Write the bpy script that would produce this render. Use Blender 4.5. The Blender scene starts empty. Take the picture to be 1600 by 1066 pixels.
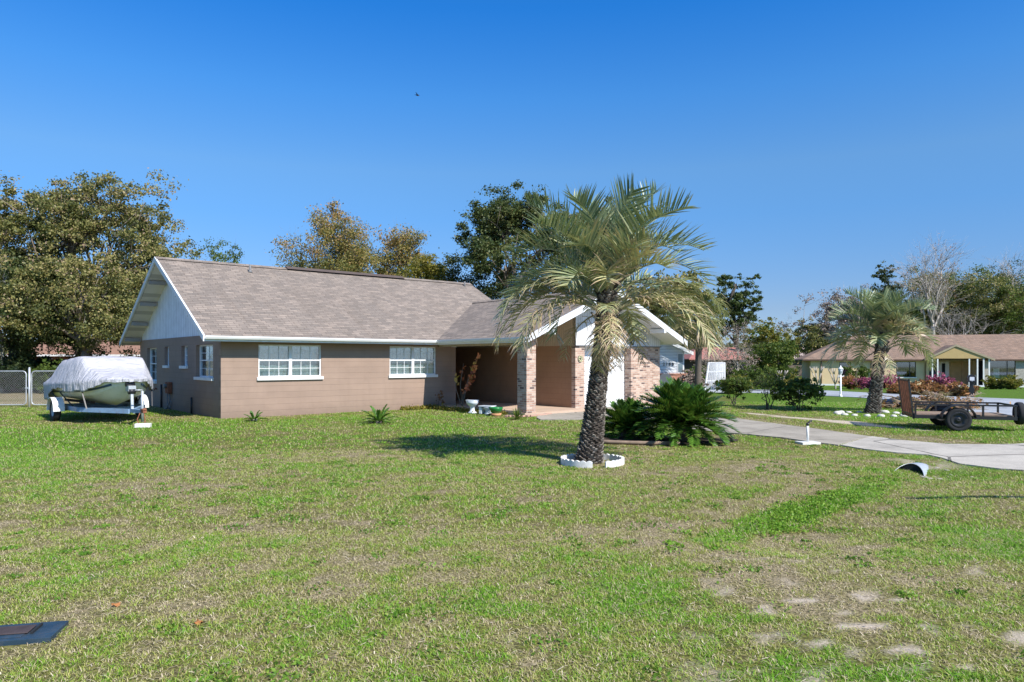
import bpy, math, random
import numpy as np
from mathutils import Vector, Matrix

# ------------------------------------------------------------------ camera
F = 1123.0; CX = 800.0; HY = 562.0; CH = 1.9      # focal length in photo pixels, horizon row, eye height
SC = bpy.context.scene
cam_d = bpy.data.cameras.new("camera"); cam = bpy.data.objects.new("camera", cam_d)
SC.collection.objects.link(cam); SC.camera = cam
cam.location = (0, 0, CH); cam.rotation_euler = (math.radians(90), 0, 0)
cam_d.sensor_width = 36; cam_d.lens = F / 1600 * 36
cam_d.shift_y = (HY - 533) / 1600; cam_d.clip_end = 5000; cam_d.clip_start = 0.05
# ------------------------------------------------------------------ sky and sun
SUN_EL = math.radians(44); sh = Vector((0.70, -0.714, 0)).normalized()
w = bpy.data.worlds.new("World"); SC.world = w; w.use_nodes = True
nt = w.node_tree; nt.nodes.clear()
sky = nt.nodes.new("ShaderNodeTexSky"); sky.sky_type = 'NISHITA'; sky.sun_disc = False
sky.sun_elevation = SUN_EL; sky.sun_rotation = math.atan2(sh.x, sh.y)
sky.altitude = 0; sky.air_density = 0.6; sky.dust_density = 0.3; sky.ozone_density = 4
bg = nt.nodes.new("ShaderNodeBackground"); bg.inputs[1].default_value = 0.114
wo = nt.nodes.new("ShaderNodeOutputWorld")
# grading of the sky by height above the horizon (polarised, deep blue overhead)
tcw = nt.nodes.new("ShaderNodeTexCoord"); sepw = nt.nodes.new("ShaderNodeSeparateXYZ"); rw = nt.nodes.new("ShaderNodeValToRGB")
nt.links.new(tcw.outputs["Generated"], sepw.inputs[0]); nt.links.new(sepw.outputs[2], rw.inputs[0])
stops = [(0.0, (.58, .61, .70)), (.066, (.65, .65, .68)), (.19, (.64, .96, 1.08)), (.25, (.78, 1.13, 1.2)), (.34, (.50, 1.18, 1.52)), (.44, (.20, 1.06, 1.7)), (.8, (.6, 1.1, 1.4))]
el = rw.color_ramp.elements
while len(el) < len(stops): el.new(.5)
for i, (p_, c_) in enumerate(stops): el[i].position = p_; el[i].color = (c_[0] / 2, c_[1] / 2, c_[2] / 2, 1)
m1 = nt.nodes.new("ShaderNodeMix"); m1.data_type = 'RGBA'; m1.blend_type = 'MULTIPLY'; m1.inputs[0].default_value = 1
m2 = nt.nodes.new("ShaderNodeMix"); m2.data_type = 'RGBA'; m2.blend_type = 'MULTIPLY'; m2.inputs[0].default_value = 1; m2.inputs[7].default_value = (2, 2, 2, 1)
nt.links.new(sky.outputs[0], m1.inputs[6]); nt.links.new(rw.outputs[0], m1.inputs[7]); nt.links.new(m1.outputs[2], m2.inputs[6])
nt.links.new(m2.outputs[2], bg.inputs[0]); nt.links.new(bg.outputs[0], wo.inputs[0])
sd = bpy.data.lights.new("sun", 'SUN'); sd.energy = 4.6; sd.angle = math.radians(0.53); sd.color = (1, 0.955, 0.89)
so = bpy.data.objects.new("sun", sd); SC.collection.objects.link(so)
sv = Vector((sh.x * math.cos(SUN_EL), sh.y * math.cos(SUN_EL), math.sin(SUN_EL)))
so.rotation_euler = sv.to_track_quat('Z', 'Y').to_euler(); so.location = sv * 60
SC.view_settings.view_transform = 'Standard'; SC.view_settings.look = 'None'
SC.view_settings.exposure = 0.58; SC.view_settings.gamma = 1
SC.cycles.max_bounces = 6; SC.cycles.transparent_max_bounces = 12
SC.cycles.use_denoising = True

# ------------------------------------------------------------------ helpers
def sstep(a, b, v):
    t = np.clip((v - a) / (b - a), 0, 1); return t * t * (3 - 2 * t)
def gz(x, y):
    """height of the terrain"""
    x = np.asarray(x, float); y = np.asarray(y, float)
    z = -0.38 * sstep(43, 58, y) * sstep(6, 16, x)
    z = z + 0.018 * np.sin(x * .9 + 1.3) * np.cos(y * .7) * sstep(34, 20, y)
    # swale that leads to the culvert
    ax, ay, bx, by = 2.9, 7.7, 7.2, 12.0
    t = np.clip(((x - ax) * (bx - ax) + (y - ay) * (by - ay)) / ((bx - ax) ** 2 + (by - ay) ** 2), 0, 1)
    d = np.hypot(x - ax - t * (bx - ax), y - ay - t * (by - ay))
    return z - 0.10 * np.exp(-(d / .8) ** 2)
def gzf(x, y): return float(gz(x, y))
def G(px, py):
    """point of the level ground seen at a photo pixel"""
    D = F * CH / (py - HY); return ((px - CX) / F * D, D)
def X(px, D): return (px - CX) / F * D

_h = np.random.RandomState(7).rand(256, 256)
def vnoise(x, y):
    xi = np.floor(x).astype(int); yi = np.floor(y).astype(int); fx = x - xi; fy = y - yi
    fx = fx * fx * (3 - 2 * fx); fy = fy * fy * (3 - 2 * fy)
    a = _h[xi & 255, yi & 255]; b = _h[(xi + 1) & 255, yi & 255]; c = _h[xi & 255, (yi + 1) & 255]; d = _h[(xi + 1) & 255, (yi + 1) & 255]
    return (a * (1 - fx) + b * fx) * (1 - fy) + (c * (1 - fx) + d * fx) * fy
def fbm(x, y, s, o=4):
    v = 0; a = .5; t = 0
    for i in range(o):
        v = v + a * vnoise(x / s + 17.3 * i, y / s + 5.1 * i); t += a; a *= .55; s = s / 2.07
    return v / t

def link(o, parent=None):
    SC.collection.objects.link(o)
    if parent is not None: o.parent = parent
    return o
def tag(o, label=None, cat=None, group=None, kind=None):
    if label: o["label"] = label
    if cat: o["category"] = cat
    if group: o["group"] = group
    if kind: o["kind"] = kind
    return o
def thing(name, label, cat, loc=(0, 0, 0), rz=0, group=None):
    o = bpy.data.objects.new(name, None); o.empty_display_size = .3
    link(o); o.location = loc; o.rotation_euler = (0, 0, rz); return tag(o, label, cat, group)
def np_mesh(name, V, Fq, m, parent=None, tint=None, smooth=False, extra=None):
    V = np.asarray(V, dtype=np.float32); Fq = np.asarray(Fq, dtype=np.int32)
    me = bpy.data.meshes.new(name); n = len(V); k = Fq.shape[1]
    me.vertices.add(n); me.vertices.foreach_set("co", V.ravel())
    me.loops.add(Fq.size); me.loops.foreach_set("vertex_index", Fq.ravel())
    me.polygons.add(len(Fq)); me.polygons.foreach_set("loop_start", np.arange(0, Fq.size, k, dtype=np.int32))
    try: me.polygons.foreach_set("loop_total", np.full(len(Fq), k, dtype=np.int32))
    except Exception: pass
    me.update(calc_edges=True)
    if tint is not None:
        a = me.attributes.new("tint", 'FLOAT', 'POINT'); a.data.foreach_set("value", np.asarray(tint, dtype=np.float32))
    if extra:
        for kx, vx in extra.items():
            a = me.attributes.new(kx, 'FLOAT', 'POINT'); a.data.foreach_set("value", np.asarray(vx, dtype=np.float32))
    if smooth: me.polygons.foreach_set("use_smooth", np.ones(len(Fq), dtype=bool))
    me.materials.append(m); o = bpy.data.objects.new(name, me); return link(o, parent)

class MB:
    def __init__(s): s.v = []; s.f = []; s.t = []; s.sm = []; s.tint = 0.5
    def add(s, V, Fs, smooth=False):
        b = len(s.v); s.v += [tuple(p) for p in V]; s.f += [tuple(i + b for i in f) for f in Fs]
        s.t += [s.tint] * len(V); s.sm += [smooth] * len(Fs); return s
    def box(s, x0, x1, y0, y1, z0, z1, T=None):
        x0, x1 = min(x0, x1), max(x0, x1); y0, y1 = min(y0, y1), max(y0, y1); z0, z1 = min(z0, z1), max(z0, z1)
        V = [(x, y, z) for z in (z0, z1) for y in (y0, y1) for x in (x0, x1)]
        if T: V = [T(*p) for p in V]
        return s.add(V, [(0, 2, 3, 1), (4, 5, 7, 6), (0, 1, 5, 4), (2, 6, 7, 3), (0, 4, 6, 2), (1, 3, 7, 5)])
    def obox(s, c, ax, ay, az):
        c, ax, ay, az = map(Vector, (c, ax, ay, az))
        V = [c + ax * i + ay * j + az * k for k in (-1, 1) for j in (-1, 1) for i in (-1, 1)]
        return s.add(V, [(0, 2, 3, 1), (4, 5, 7, 6), (0, 1, 5, 4), (2, 6, 7, 3), (0, 4, 6, 2), (1, 3, 7, 5)])
    def bar(s, a, b, wd, ht, up=(0, 0, 1)):
        a = Vector(a); b = Vector(b); d = (b - a); u = Vector(up); sd = d.cross(u)
        if sd.length < 1e-6: sd = d.cross(Vector((1, 0, 0)))
        sd.normalize(); u = sd.cross(d).normalized()
        return s.obox((a + b) / 2, d / 2, sd * wd / 2, u * ht / 2)
    def tube(s, pts, r, n=8, cap=True, closed=False):
        pts = [Vector(p) for p in pts]; N = len(pts)
        rs = r if isinstance(r, (list, tuple)) else [r] * N
        t0 = (pts[1] - pts[0]).normalized(); up = Vector((0, 0, 1)) if abs(t0.z) < .9 else Vector((1, 0, 0))
        nx = t0.cross(up).normalized(); V = []
        for i, p in enumerate(pts):
            if closed: t = pts[(i + 1) % N] - pts[i - 1]
            else: t = pts[min(i + 1, N - 1)] - pts[max(i - 1, 0)]
            t.normalize(); nx = (nx - t * nx.dot(t)).normalized(); ny = t.cross(nx)
            for k in range(n):
                a = 2 * math.pi * k / n; V.append(p + (nx * math.cos(a) + ny * math.sin(a)) * rs[i])
        Fs = []; M = N if closed else N - 1
        for i in range(M):
            j = (i + 1) % N
            for k in range(n):
                k2 = (k + 1) % n; Fs.append((i * n + k, i * n + k2, j * n + k2, j * n + k))
        s.add(V, Fs, True)
        if cap and not closed:
            b = len(s.v) - len(V); s.f.append(tuple(b + k for k in range(n))[::-1]); s.f.append(tuple(b + (N - 1) * n + k for k in range(n))); s.sm += [False, False]
        return s
    def lathe(s, prof, c=(0, 0, 0), n=20, sx=1, sy=1):
        V = []; 
        for (r, z) in prof:
            for k in range(n):
                a = 2 * math.pi * k / n; V.append((c[0] + sx * r * math.cos(a), c[1] + sy * r * math.sin(a), c[2] + z))
        Fs = [(i * n + k, i * n + (k + 1) % n, (i + 1) * n + (k + 1) % n, (i + 1) * n + k) for i in range(len(prof) - 1) for k in range(n)]
        Fs += [tuple(range(n))[::-1], tuple((len(prof) - 1) * n + k for k in range(n))]
        return s.add(V, Fs, True)
    def prism(s, poly, a, b, axis='y', T=None):
        """poly in the plane across the axis: y -> (x,z), x -> (y,z), z -> (x,y)"""
        n = len(poly)
        def P(q, h): return {'y': (q[0], h, q[1]), 'x': (h, q[0], q[1]), 'z': (q[0], q[1], h)}[axis]
        V = [P(q, a) for q in poly] + [P(q, b) for q in poly]
        if T: V = [T(*p) for p in V]
        Fs = [tuple(range(n)), tuple(range(n, 2 * n))[::-1]] + [(i, n + i, n + (i + 1) % n, (i + 1) % n) for i in range(n)]
        return s.add(V, Fs)
    def build(s, name, m, parent=None, loc=None, rz=0, bevel=0, tint=False):
        me = bpy.data.meshes.new(name); me.from_pydata(s.v, [], s.f)
        me.polygons.foreach_set("use_smooth", s.sm)
        if tint: a = me.attributes.new("tint", 'FLOAT', 'POINT'); a.data.foreach_set("value", s.t)
        import bmesh
        bm = bmesh.new(); bm.from_mesh(me); bmesh.ops.recalc_face_normals(bm, faces=bm.faces); bm.to_mesh(me); bm.free()
        me.materials.append(m); o = bpy.data.objects.new(name, me); link(o, parent)
        if loc: o.location = loc
        o.rotation_euler = (0, 0, rz)
        if bevel:
            md = o.modifiers.new("bevel", 'BEVEL'); md.width = bevel; md.segments = 2; md.limit_method = 'ANGLE'
        return o

# ------------------------------------------------------------------ materials
class NB:
    def __init__(s, name):
        s.m = bpy.data.materials.new(name); s.m.use_nodes = True; s.t = s.m.node_tree; s.t.nodes.clear()
        s.out = s.n("ShaderNodeOutputMaterial"); s.tc = s.n("ShaderNodeTexCoord")
    def n(s, t, **k):
        x = s.t.nodes.new(t)
        for a, b in k.items(): setattr(x, a, b)
        return x
    def l(s, a, b): s.t.links.new(a, b)
    def math(s, op, a, b=None, c=None):
        x = s.n("ShaderNodeMath", operation=op)
        for i, v in enumerate((a, b, c)):
            if v is None: continue
            if isinstance(v, (int, float)): x.inputs[i].default_value = v
            else: s.l(v, x.inputs[i])
        return x.outputs[0]
    def noise(s, vec, sc, det=4, rough=.55):
        x = s.n("ShaderNodeTexNoise"); x.inputs["Scale"].default_value = sc; x.inputs["Detail"].default_value = det; x.inputs["Roughness"].default_value = rough
        s.l(vec, x.inputs["Vector"]); return x.outputs[0]
    def ramp(s, fac, stops, interp='LINEAR'):
        x = s.n("ShaderNodeValToRGB"); x.color_ramp.interpolation = interp; e = x.color_ramp.elements
        while len(e) < len(stops): e.new(.5)
        for i, (p, c) in enumerate(stops):
            e[i].position = p; e[i].color = (*c, 1) if not isinstance(c, (int, float)) else (c, c, c, 1)
        s.l(fac, x.inputs[0]); return x.outputs[0]
    def mix(s, f, a, b, mode='MIX'):
        x = s.n("ShaderNodeMix", data_type='RGBA', blend_type=mode)
        for sock, v in ((x.inputs[0], f), (x.inputs[6], a), (x.inputs[7], b)):
            if isinstance(v, (int, float)): sock.default_value = v
            elif isinstance(v, tuple): sock.default_value = (*v, 1)
            else: s.l(v, sock)
        return x.outputs[2]
    def bsdf(s, col, rough=.8, spec=.3, metal=0, bump=None, bstr=.3, bdist=.01):
        p = s.n("ShaderNodeBsdfPrincipled")
        for sock, v in ((p.inputs["Base Color"], col), (p.inputs["Roughness"], rough)):
            if isinstance(v, (int, float)): sock.default_value = v
            elif isinstance(v, tuple): sock.default_value = (*v, 1)
            else: s.l(v, sock)
        p.inputs["Metallic"].default_value = metal; p.inputs["Specular IOR Level"].default_value = spec
        if bump is not None:
            b = s.n("ShaderNodeBump"); b.inputs["Strength"].default_value = bstr; b.inputs["Distance"].default_value = bdist
            s.l(bump, b.inputs["Height"]); s.l(b.outputs[0], p.inputs["Normal"])
        return p
    def done(s, p): s.l(p.outputs[0], s.out.inputs[0]); return s.m

def mat(name, c, rough=.75, var=.12, sc=3, metal=0, spec=.3, dirt=0, dirtc=(.12, .10, .08), bstr=.15):
    b = NB(name); v = b.tc.outputs["Object"]
    n1 = b.noise(v, sc, 6); lo = tuple(x * (1 - var) for x in c); hi = tuple(min(1, x * (1 + var)) for x in c)
    col = b.ramp(n1, [(.3, lo), (.7, hi)])
    n2 = b.noise(v, sc * 14, 3)
    if dirt:
        n3 = b.noise(v, sc * 2.3, 8, .7); f = b.ramp(n3, [(.5, 0), (.72, dirt)]); col = b.mix(f, col, dirtc)
    return b.done(b.bsdf(col, rough, spec, metal, n2, bstr))
def leafmat(name, stops, trans=.3, rough=.5, spec=.25):
    b = NB(name); a = b.n("ShaderNodeAttribute", attribute_name="tint")
    col = b.ramp(a.outputs["Fac"], stops); p = b.bsdf(col, rough, spec)
    t = b.n("ShaderNodeBsdfTranslucent"); tc = b.mix(.35, col, (.35, .42, .06), 'MIX'); b.l(tc, t.inputs[0])
    mx = b.n("ShaderNodeMixShader"); mx.inputs[0].default_value = trans
    b.l(p.outputs[0], mx.inputs[1]); b.l(t.outputs[0], mx.inputs[2]); b.l(mx.outputs[0], b.out.inputs[0]); return b.m
def comb(b, a, c):
    sp = b.n("ShaderNodeSeparateXYZ"); b.l(b.tc.outputs["Object"], sp.inputs[0]); cb = b.n("ShaderNodeCombineXYZ")
    if a == 'xy': b.l(b.math('ADD', sp.outputs[0], sp.outputs[1]), cb.inputs[0])
    else: b.l(sp.outputs[{'x': 0, 'y': 1}[a]], cb.inputs[0])
    b.l(b.math('MULTIPLY', sp.outputs[2], c), cb.inputs[1]); return cb.outputs[0]
def bricknode(b, vec, bw, rh, mort, bias=0, off=.5, smooth=.1):
    x = b.n("ShaderNodeTexBrick"); x.offset = off
    x.inputs["Color1"].default_value = (0, 0, 0, 1); x.inputs["Color2"].default_value = (1, 1, 1, 1); x.inputs["Mortar"].default_value = (.5, .5, .5, 1)
    for k, v in (("Scale", 1), ("Mortar Size", mort), ("Mortar Smooth", smooth), ("Bias", bias), ("Brick Width", bw), ("Row Height", rh)): x.inputs[k].default_value = v
    b.l(vec, x.inputs["Vector"]); return x
def shingles(name, axis, k, base=(.275, .212, .163)):
    b = NB(name); vec = comb(b, axis, k)
    br = bricknode(b, vec, .33, .15, .006, 0, .37); br2 = bricknode(b, vec, .21, .15, .004, 0, .61)
    c1 = b.ramp(br.outputs[0], [(0, tuple(x * .72 for x in base)), (.5, base), (1, tuple(x * 1.35 for x in base))])
    c2 = b.ramp(br2.outputs[0], [(0, .78), (1, 1.0)]); c = b.mix(1, c1, c2, 'MULTIPLY')
    n = b.noise(vec, 1.1, 6, .6); c = b.mix(b.ramp(n, [(.35, .0), (.75, .35)]), c, tuple(x * .7 for x in base))
    g = b.noise(b.tc.outputs["Object"], 120, 2); c = b.mix(.25, c, b.ramp(g, [(.3, .12), (.7, .42)]))
    stv = b.n('ShaderNodeMapping'); stv.inputs['Scale'].default_value = (1.6, .12, 1); b.l(vec, stv.inputs[0]); c = b.mix(b.ramp(b.noise(stv.outputs[0], 1.5, 6, .7), [(.45, 0.), (.75, .4)]), c, tuple(x * .62 for x in base))
    c = b.mix(br.outputs["Fac"], c, tuple(x * .35 for x in base))
    sp = b.n("ShaderNodeSeparateXYZ"); b.l(vec, sp.inputs[0])
    saw = b.math('FRACT', b.math('DIVIDE', sp.outputs[1], .15)); line = b.math('LESS_THAN', saw, .12)
    c = b.mix(b.math('MULTIPLY', line, .55), c, tuple(x * .4 for x in base))
    h = b.math('SUBTRACT', b.math('MULTIPLY', b.math('SUBTRACT', 1, saw), .8), b.math('MULTIPLY', br.outputs["Fac"], .4))
    return b.done(b.bsdf(c, .92, .2, 0, b.math('ADD', h, b.math('MULTIPLY', g, .4)), .6, .012))
def blockwall(name, axis, c, stain=0):
    b = NB(name); vec = comb(b, axis, 1); br = bricknode(b, vec, 400 if axis == 'x' else .41, .203, .008, 0, .5, .6)
    n = b.noise(vec, .9, 6, .6); col = b.ramp(n, [(.3, tuple(x * .9 for x in c)), (.7, tuple(x * 1.08 for x in c))])
    col = b.mix(.02, col, br.outputs[0], 'OVERLAY')
    col = b.mix(b.math('MULTIPLY', br.outputs["Fac"], .33), col, tuple(x * .45 for x in c))
    sp = b.n("ShaderNodeSeparateXYZ"); b.l(b.tc.outputs["Object"], sp.inputs[0])
    n2 = b.noise(vec, 5, 8, .7)   # rain splash and mildew at the foot
    drip = b.n('ShaderNodeMapping'); drip.inputs['Scale'].default_value = (1, .12, 1); b.l(vec, drip.inputs[0]); col = b.mix(b.ramp(b.noise(drip.outputs[0], 6, 7, .7), [(.5, 0.), (.75, .28)]), col, tuple(x * .7 for x in c)); col = b.mix(b.ramp(b.noise(vec, 1.7, 3, .5), [(.4, 0.), (.6, .12)]), col, tuple(min(1, x * 1.3) for x in c))
    foot = b.math('MULTIPLY', b.ramp(b.math('ADD', sp.outputs[2], b.math('MULTIPLY', n2, .5)), [(.22, 1.0), (.62, 0.0)]), .5)
    col = b.mix(foot, col, tuple(x * .55 for x in c))
    if stain:
        st = b.ramp(b.noise(vec, 3.2, 10, .75), [(.57, 0.), (.66, 1.)]); near = b.ramp(b.math('ADD', b.math('MULTIPLY', sp.outputs[2], .5), b.math('MULTIPLY', sp.outputs[1], .35)), [(.35, 1.), (.8, 0.)])
        col = b.mix(b.math('MULTIPLY', st, near), col, (.30, .26, .13))
    h = b.math('SUBTRACT', b.math('MULTIPLY', b.noise(vec, 60, 3), .25), br.outputs["Fac"])
    return b.done(b.bsdf(col, .8, .25, 0, h, .5, .008))
def brick(name, axis):
    b = NB(name); vec = comb(b, axis, 1); br = bricknode(b, vec, .215, .075, .009, 0, .5, .2)
    c = b.ramp(br.outputs[0], [(0, (.13, .085, .08)), (.09, (.16, .10, .09)), (.14, (.37, .22, .165)), (.45, (.47, .30, .23)), (.75, (.56, .39, .30)), (1, (.62, .47, .38))])
    n = b.noise(vec, 22, 5, .7); c = b.mix(.35, c, b.ramp(n, [(.3, .16), (.7, .75)]), 'OVERLAY')
    c = b.mix(br.outputs["Fac"], c, (.5, .44, .37))
    h = b.math('SUBTRACT', b.math('MULTIPLY', n, .3), br.outputs["Fac"])
    return b.done(b.bsdf(c, .88, .2, 0, h, .7, .01))
def boards(name, axis, c, pitch=.1, rough=.6, dirt=.25):
    b = NB(name); sp = b.n("ShaderNodeSeparateXYZ"); b.l(b.tc.outputs["Object"], sp.inputs[0])
    s0 = sp.outputs[{'x': 0, 'y': 1, 'z': 2}[axis]]; fr = b.math('FRACT', b.math('DIVIDE', s0, pitch)); ln = b.math('LESS_THAN', fr, .2)
    n = b.noise(b.tc.outputs["Object"], 2.2, 7, .65); col = b.ramp(n, [(.4, c), (.8, tuple(x * (1 - dirt) for x in c))])
    col = b.mix(b.math('MULTIPLY', ln, .6), col, tuple(x * .5 for x in c))
    return b.done(b.bsdf(col, rough, .3, 0, b.math('MULTIPLY', ln, -1), .8, .012))
def glassmat():
    b = NB("window_glass"); t = b.n("ShaderNodeBsdfTransparent"); t.inputs[0].default_value = (.86, .92, .94, 1)
    g = b.n("ShaderNodeBsdfGlossy"); g.inputs["Roughness"].default_value = .03; g.inputs[0].default_value = (.9, .95, 1, 1)
    n = b.noise(b.tc.outputs["Object"], 1.4, 2); bp = b.n("ShaderNodeBump"); bp.inputs["Strength"].default_value = .08; b.l(n, bp.inputs["Height"]); b.l(bp.outputs[0], g.inputs["Normal"])
    lw = b.n("ShaderNodeLayerWeight"); lw.inputs[0].default_value = .35; f = b.math('ADD', b.math('MULTIPLY', lw.outputs[0], .5), .14)
    mx = b.n("ShaderNodeMixShader"); b.l(f, mx.inputs[0]); b.l(t.outputs[0], mx.inputs[1]); b.l(g.outputs[0], mx.inputs[2]); b.l(mx.outputs[0], b.out.inputs[0]); return b.m

m_roof = shingles("main_shingles", 'x', 1 / math.sin(math.atan(.525)))
m_roof2 = shingles("wing_shingles", 'y', 1 / math.sin(math.atan(.425)))
m_roofn = shingles("brown_shingles", 'x', 2.4, (.30, .18, .11))
m_block = blockwall("painted_block_front", 'x', (.325, .232, .178)); m_blocks = blockwall("painted_block_side", 'y', (.315, .225, .175), 1)
m_brick = brick("blended_brick", 'xy'); m_brickn = mat("orange_brick", (.42, .16, .09), .85, .3, 4)
m_white = mat("white_paint", (.80, .80, .79), .5, .04, 2, dirt=.12); m_trim = mat("trim_paint", (.74, .75, .76), .55, .05, 1.5, dirt=.35, dirtc=(.35, .33, .3))
m_gable = boards("white_gable_boards_side", 'y', (.86, .89, .95), .22); m_gablef = boards("white_gable_boards_front", 'x', (.76, .77, .78), .12, dirt=.35)
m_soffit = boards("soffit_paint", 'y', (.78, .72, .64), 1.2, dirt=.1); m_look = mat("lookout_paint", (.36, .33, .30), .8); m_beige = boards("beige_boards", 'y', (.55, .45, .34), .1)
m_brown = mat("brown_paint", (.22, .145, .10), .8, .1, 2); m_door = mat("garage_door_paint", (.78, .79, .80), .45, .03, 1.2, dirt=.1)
m_porch = mat("tinted_porch_concrete", (.52, .38, .28), .75, .1, 1.5, dirt=.2); m_glass = glassmat()
m_dark = mat("dark_interior", (.02, .022, .025), .9, .1); m_curtain = mat("curtain_cloth", (.60, .63, .58), .9, .1, 6); m_curtw = mat("white_curtain_cloth", (.72, .74, .68), .9, .05, 6)
m_black = mat("black_metal", (.018, .018, .02), .45, .2, 6, spec=.5); m_rubber = mat("tyre_rubber", (.028, .028, .03), .85, .2, 5)
m_galv = mat("galvanised_steel", (.56, .58, .60), .45, .12, 8, metal=.45, dirt=.2); m_conc = mat("concrete", (.50, .47, .42), .9, .12, .9, dirt=.3, dirtc=(.25, .22, .18), bstr=.3)
m_rust = mat("rusty_steel", (.26, .10, .055), .9, .4, 9); m_wood = mat("weathered_planks", (.26, .19, .14), .9, .25, 6)
m_grey = mat("grey_vent_metal", (.2, .2, .2), .6)
# ------------------------------------------------------------------ terrain, grass fields
def capsule(x, y, ax, ay, bx, by, r):
    t = np.clip(((x - ax) * (bx - ax) + (y - ay) * (by - ay)) / ((bx - ax) ** 2 + (by - ay) ** 2), 0, 1)
    return np.exp(-(np.hypot(x - ax - t * (bx - ax), y - ay - t * (by - ay)) / r) ** 2)
def blob(x, y, px, py, rpx, rpy):
    a = G(px - rpx, py); b = G(px + rpx, py); c = G(px, py - rpy); d = G(px, py + rpy)
    return np.exp(-(((x - G(px, py)[0]) / ((b[0] - a[0]) / 2)) ** 2 + ((y - G(px, py)[1]) / (abs(c[1] - d[1]) / 2)) ** 2))
def fields(x, y):
    """(green, sand) of the lawn, 0..1"""
    n = fbm(x, y, 2.6); n2 = fbm(x + 40, y - 13, .55); n3 = fbm(x - 9, y + 31, 7, 3); n4 = fbm(x + 5, y + 77, .16, 3)
    g = .56 + .72 * (n - .5) + .95 * (n2 - .5) + .5 * (n3 - .5) + 1.15 * (n4 - .5)
    g += .20 * sstep(9, 15, y)                                           # lusher towards the house
    g -= .10 * sstep(8, 4, y); g -= .16 * sstep(9.5, 6, y) * sstep(1, 3, x) * sstep(8, 5, x)
    g += 1.0 * capsule(x, y, *G(1100, 842), *G(1230, 800), .20) + 1.5 * capsule(x, y, *G(1190, 810), *G(1345, 762), .24) + .5 * capsule(x, y, *G(1330, 766), *G(1395, 744), .25) - .30 * capsule(x, y, *G(1100, 842), *G(1330, 766), 1.0) - .18 * capsule(x, y, *G(1150, 745), *G(1350, 735), 1.6)
    g += .5 * sstep(0, 1, (x - 9.5) / 3) * sstep(21, 24, y)              # watered strip by the street
    g += .5 * blob(x, y, 1520, 672, 110, 9) + .35 * blob(x, y, 100, 690, 190, 40) + .55 * blob(x, y, 1560, 840, 110, 70) + .4 * blob(x, y, 1400, 1040, 250, 40) + .35 * blob(x, y, 1000, 930, 160, 60) - .25 * blob(x, y, 1250, 925, 120, 50) - .2 * blob(x, y, 1420, 800, 160, 30)
    g -= .5 * blob(x, y, 560, 716, 110, 14) + .5 * blob(x, y, 232, 690, 45, 10) + .28 * blob(x, y, 1180, 730, 150, 22)
    g -= .10 * blob(x, y, 760, 800, 230, 40) + .14 * blob(x, y, 560, 880, 260, 50) - .35 * blob(x, y, 780, 945, 60, 14) - .4 * blob(x, y, 760, 925, 40, 10)
    sp = fbm(x + 3, y + 9, .42, 3)
    s = sstep(.60, .80, sp + .35 * (fbm(x - 8, y + 3, .16, 2) - .5)) * (.15 + .85 * sstep(9, 5.5, y)) * (.15 + .85 * sstep(.2, 2, x)) * sstep(14, 9, y) * .8
    s = np.maximum(s, sstep(.68, .80, fbm(x - 3, y + 19, .3, 3)) * .5 * sstep(8, 6, y))
    path = capsule(x, y, *G(1165, 646), *G(1330, 661), .34) + capsule(x, y, *G(1330, 661), *G(1430, 672), .5)
    s = np.maximum(s, np.clip(path * 1.15 * sstep(.25, .6, fbm(x, y, .9, 3)), 0, 1))
    s = np.maximum(s, .75 * blob(x, y, 1440, 722, 75, 12) * sstep(.35, .6, sp)); s = np.maximum(s, .8 * blob(x, y, 260, 1045, 42, 14) * sstep(.4, .55, fbm(x, y, .12, 3)))
    s = np.maximum(s, 1.0 * blob(x, y, 808, 1008, 16, 8)); g = g - .35 * capsule(x, y, *G(1165, 655), *G(1460, 690), 1.0)
    # worn ground beneath the boat and the trees beyond the fence
    g = g - .5 * np.exp(-(((x + 12.7) / 2.0) ** 2 + ((y - 22.6) / 1.6) ** 2)) - .45 * sstep(30, 31, y) * sstep(-2, -8, x) - .25 * sstep(26, 28, y) * sstep(-2, -8, x)
    reg = np.clip(blob(x, y, 1290, 950, 250, 75) + .9 * blob(x, y, 1420, 1030, 160, 40) + .5 * blob(x, y, 1120, 1010, 140, 40) + .45 * blob(x, y, 60, 1045, 120, 30), 0, 1)
    s = np.maximum(s, reg * sstep(.54, .70, fbm(x + 1, y * 1.6 - 4, .21, 4)) * .9); g = g - .16 * reg
    return np.clip(g, 0, 1), np.clip(s, 0, 1)
def axis_pts(lo, hi, st, far_lo, far_hi):
    a = list(np.arange(lo, hi + .001, st)); d = st; v = lo
    while v > far_lo: d *= 1.22; v -= d; a.insert(0, v)
    d = st; v = hi
    while v < far_hi: d *= 1.22; v += d; a.append(v)
    return np.array(a)
gx = axis_pts(-15, 18, .14, -1500, 1500); gy = axis_pts(3, 27, .14, -60, 3000)
XX, YY = np.meshgrid(gx, gy); gv, sv_ = fields(XX.ravel(), YY.ravel())
far = sstep(60, 200, np.hypot(XX, YY)).ravel()
V = np.stack([XX.ravel(), YY.ravel(), gz(XX, YY).ravel()], 1); nx = len(gx); ny = len(gy)
i0 = (np.arange(ny - 1)[:, None] * nx + np.arange(nx - 1)[None, :]).ravel()
FQ = np.stack([i0, i0 + 1, i0 + 1 + nx, i0 + nx], 1)
b = NB("lawn_soil"); a1 = b.n("ShaderNodeAttribute", attribute_name="green"); a2 = b.n("ShaderNodeAttribute", attribute_name="sand"); v = b.tc.outputs["Object"]
n = b.noise(v, 9, 8, .7); n2 = b.noise(v, 55, 6, .75)
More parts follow.
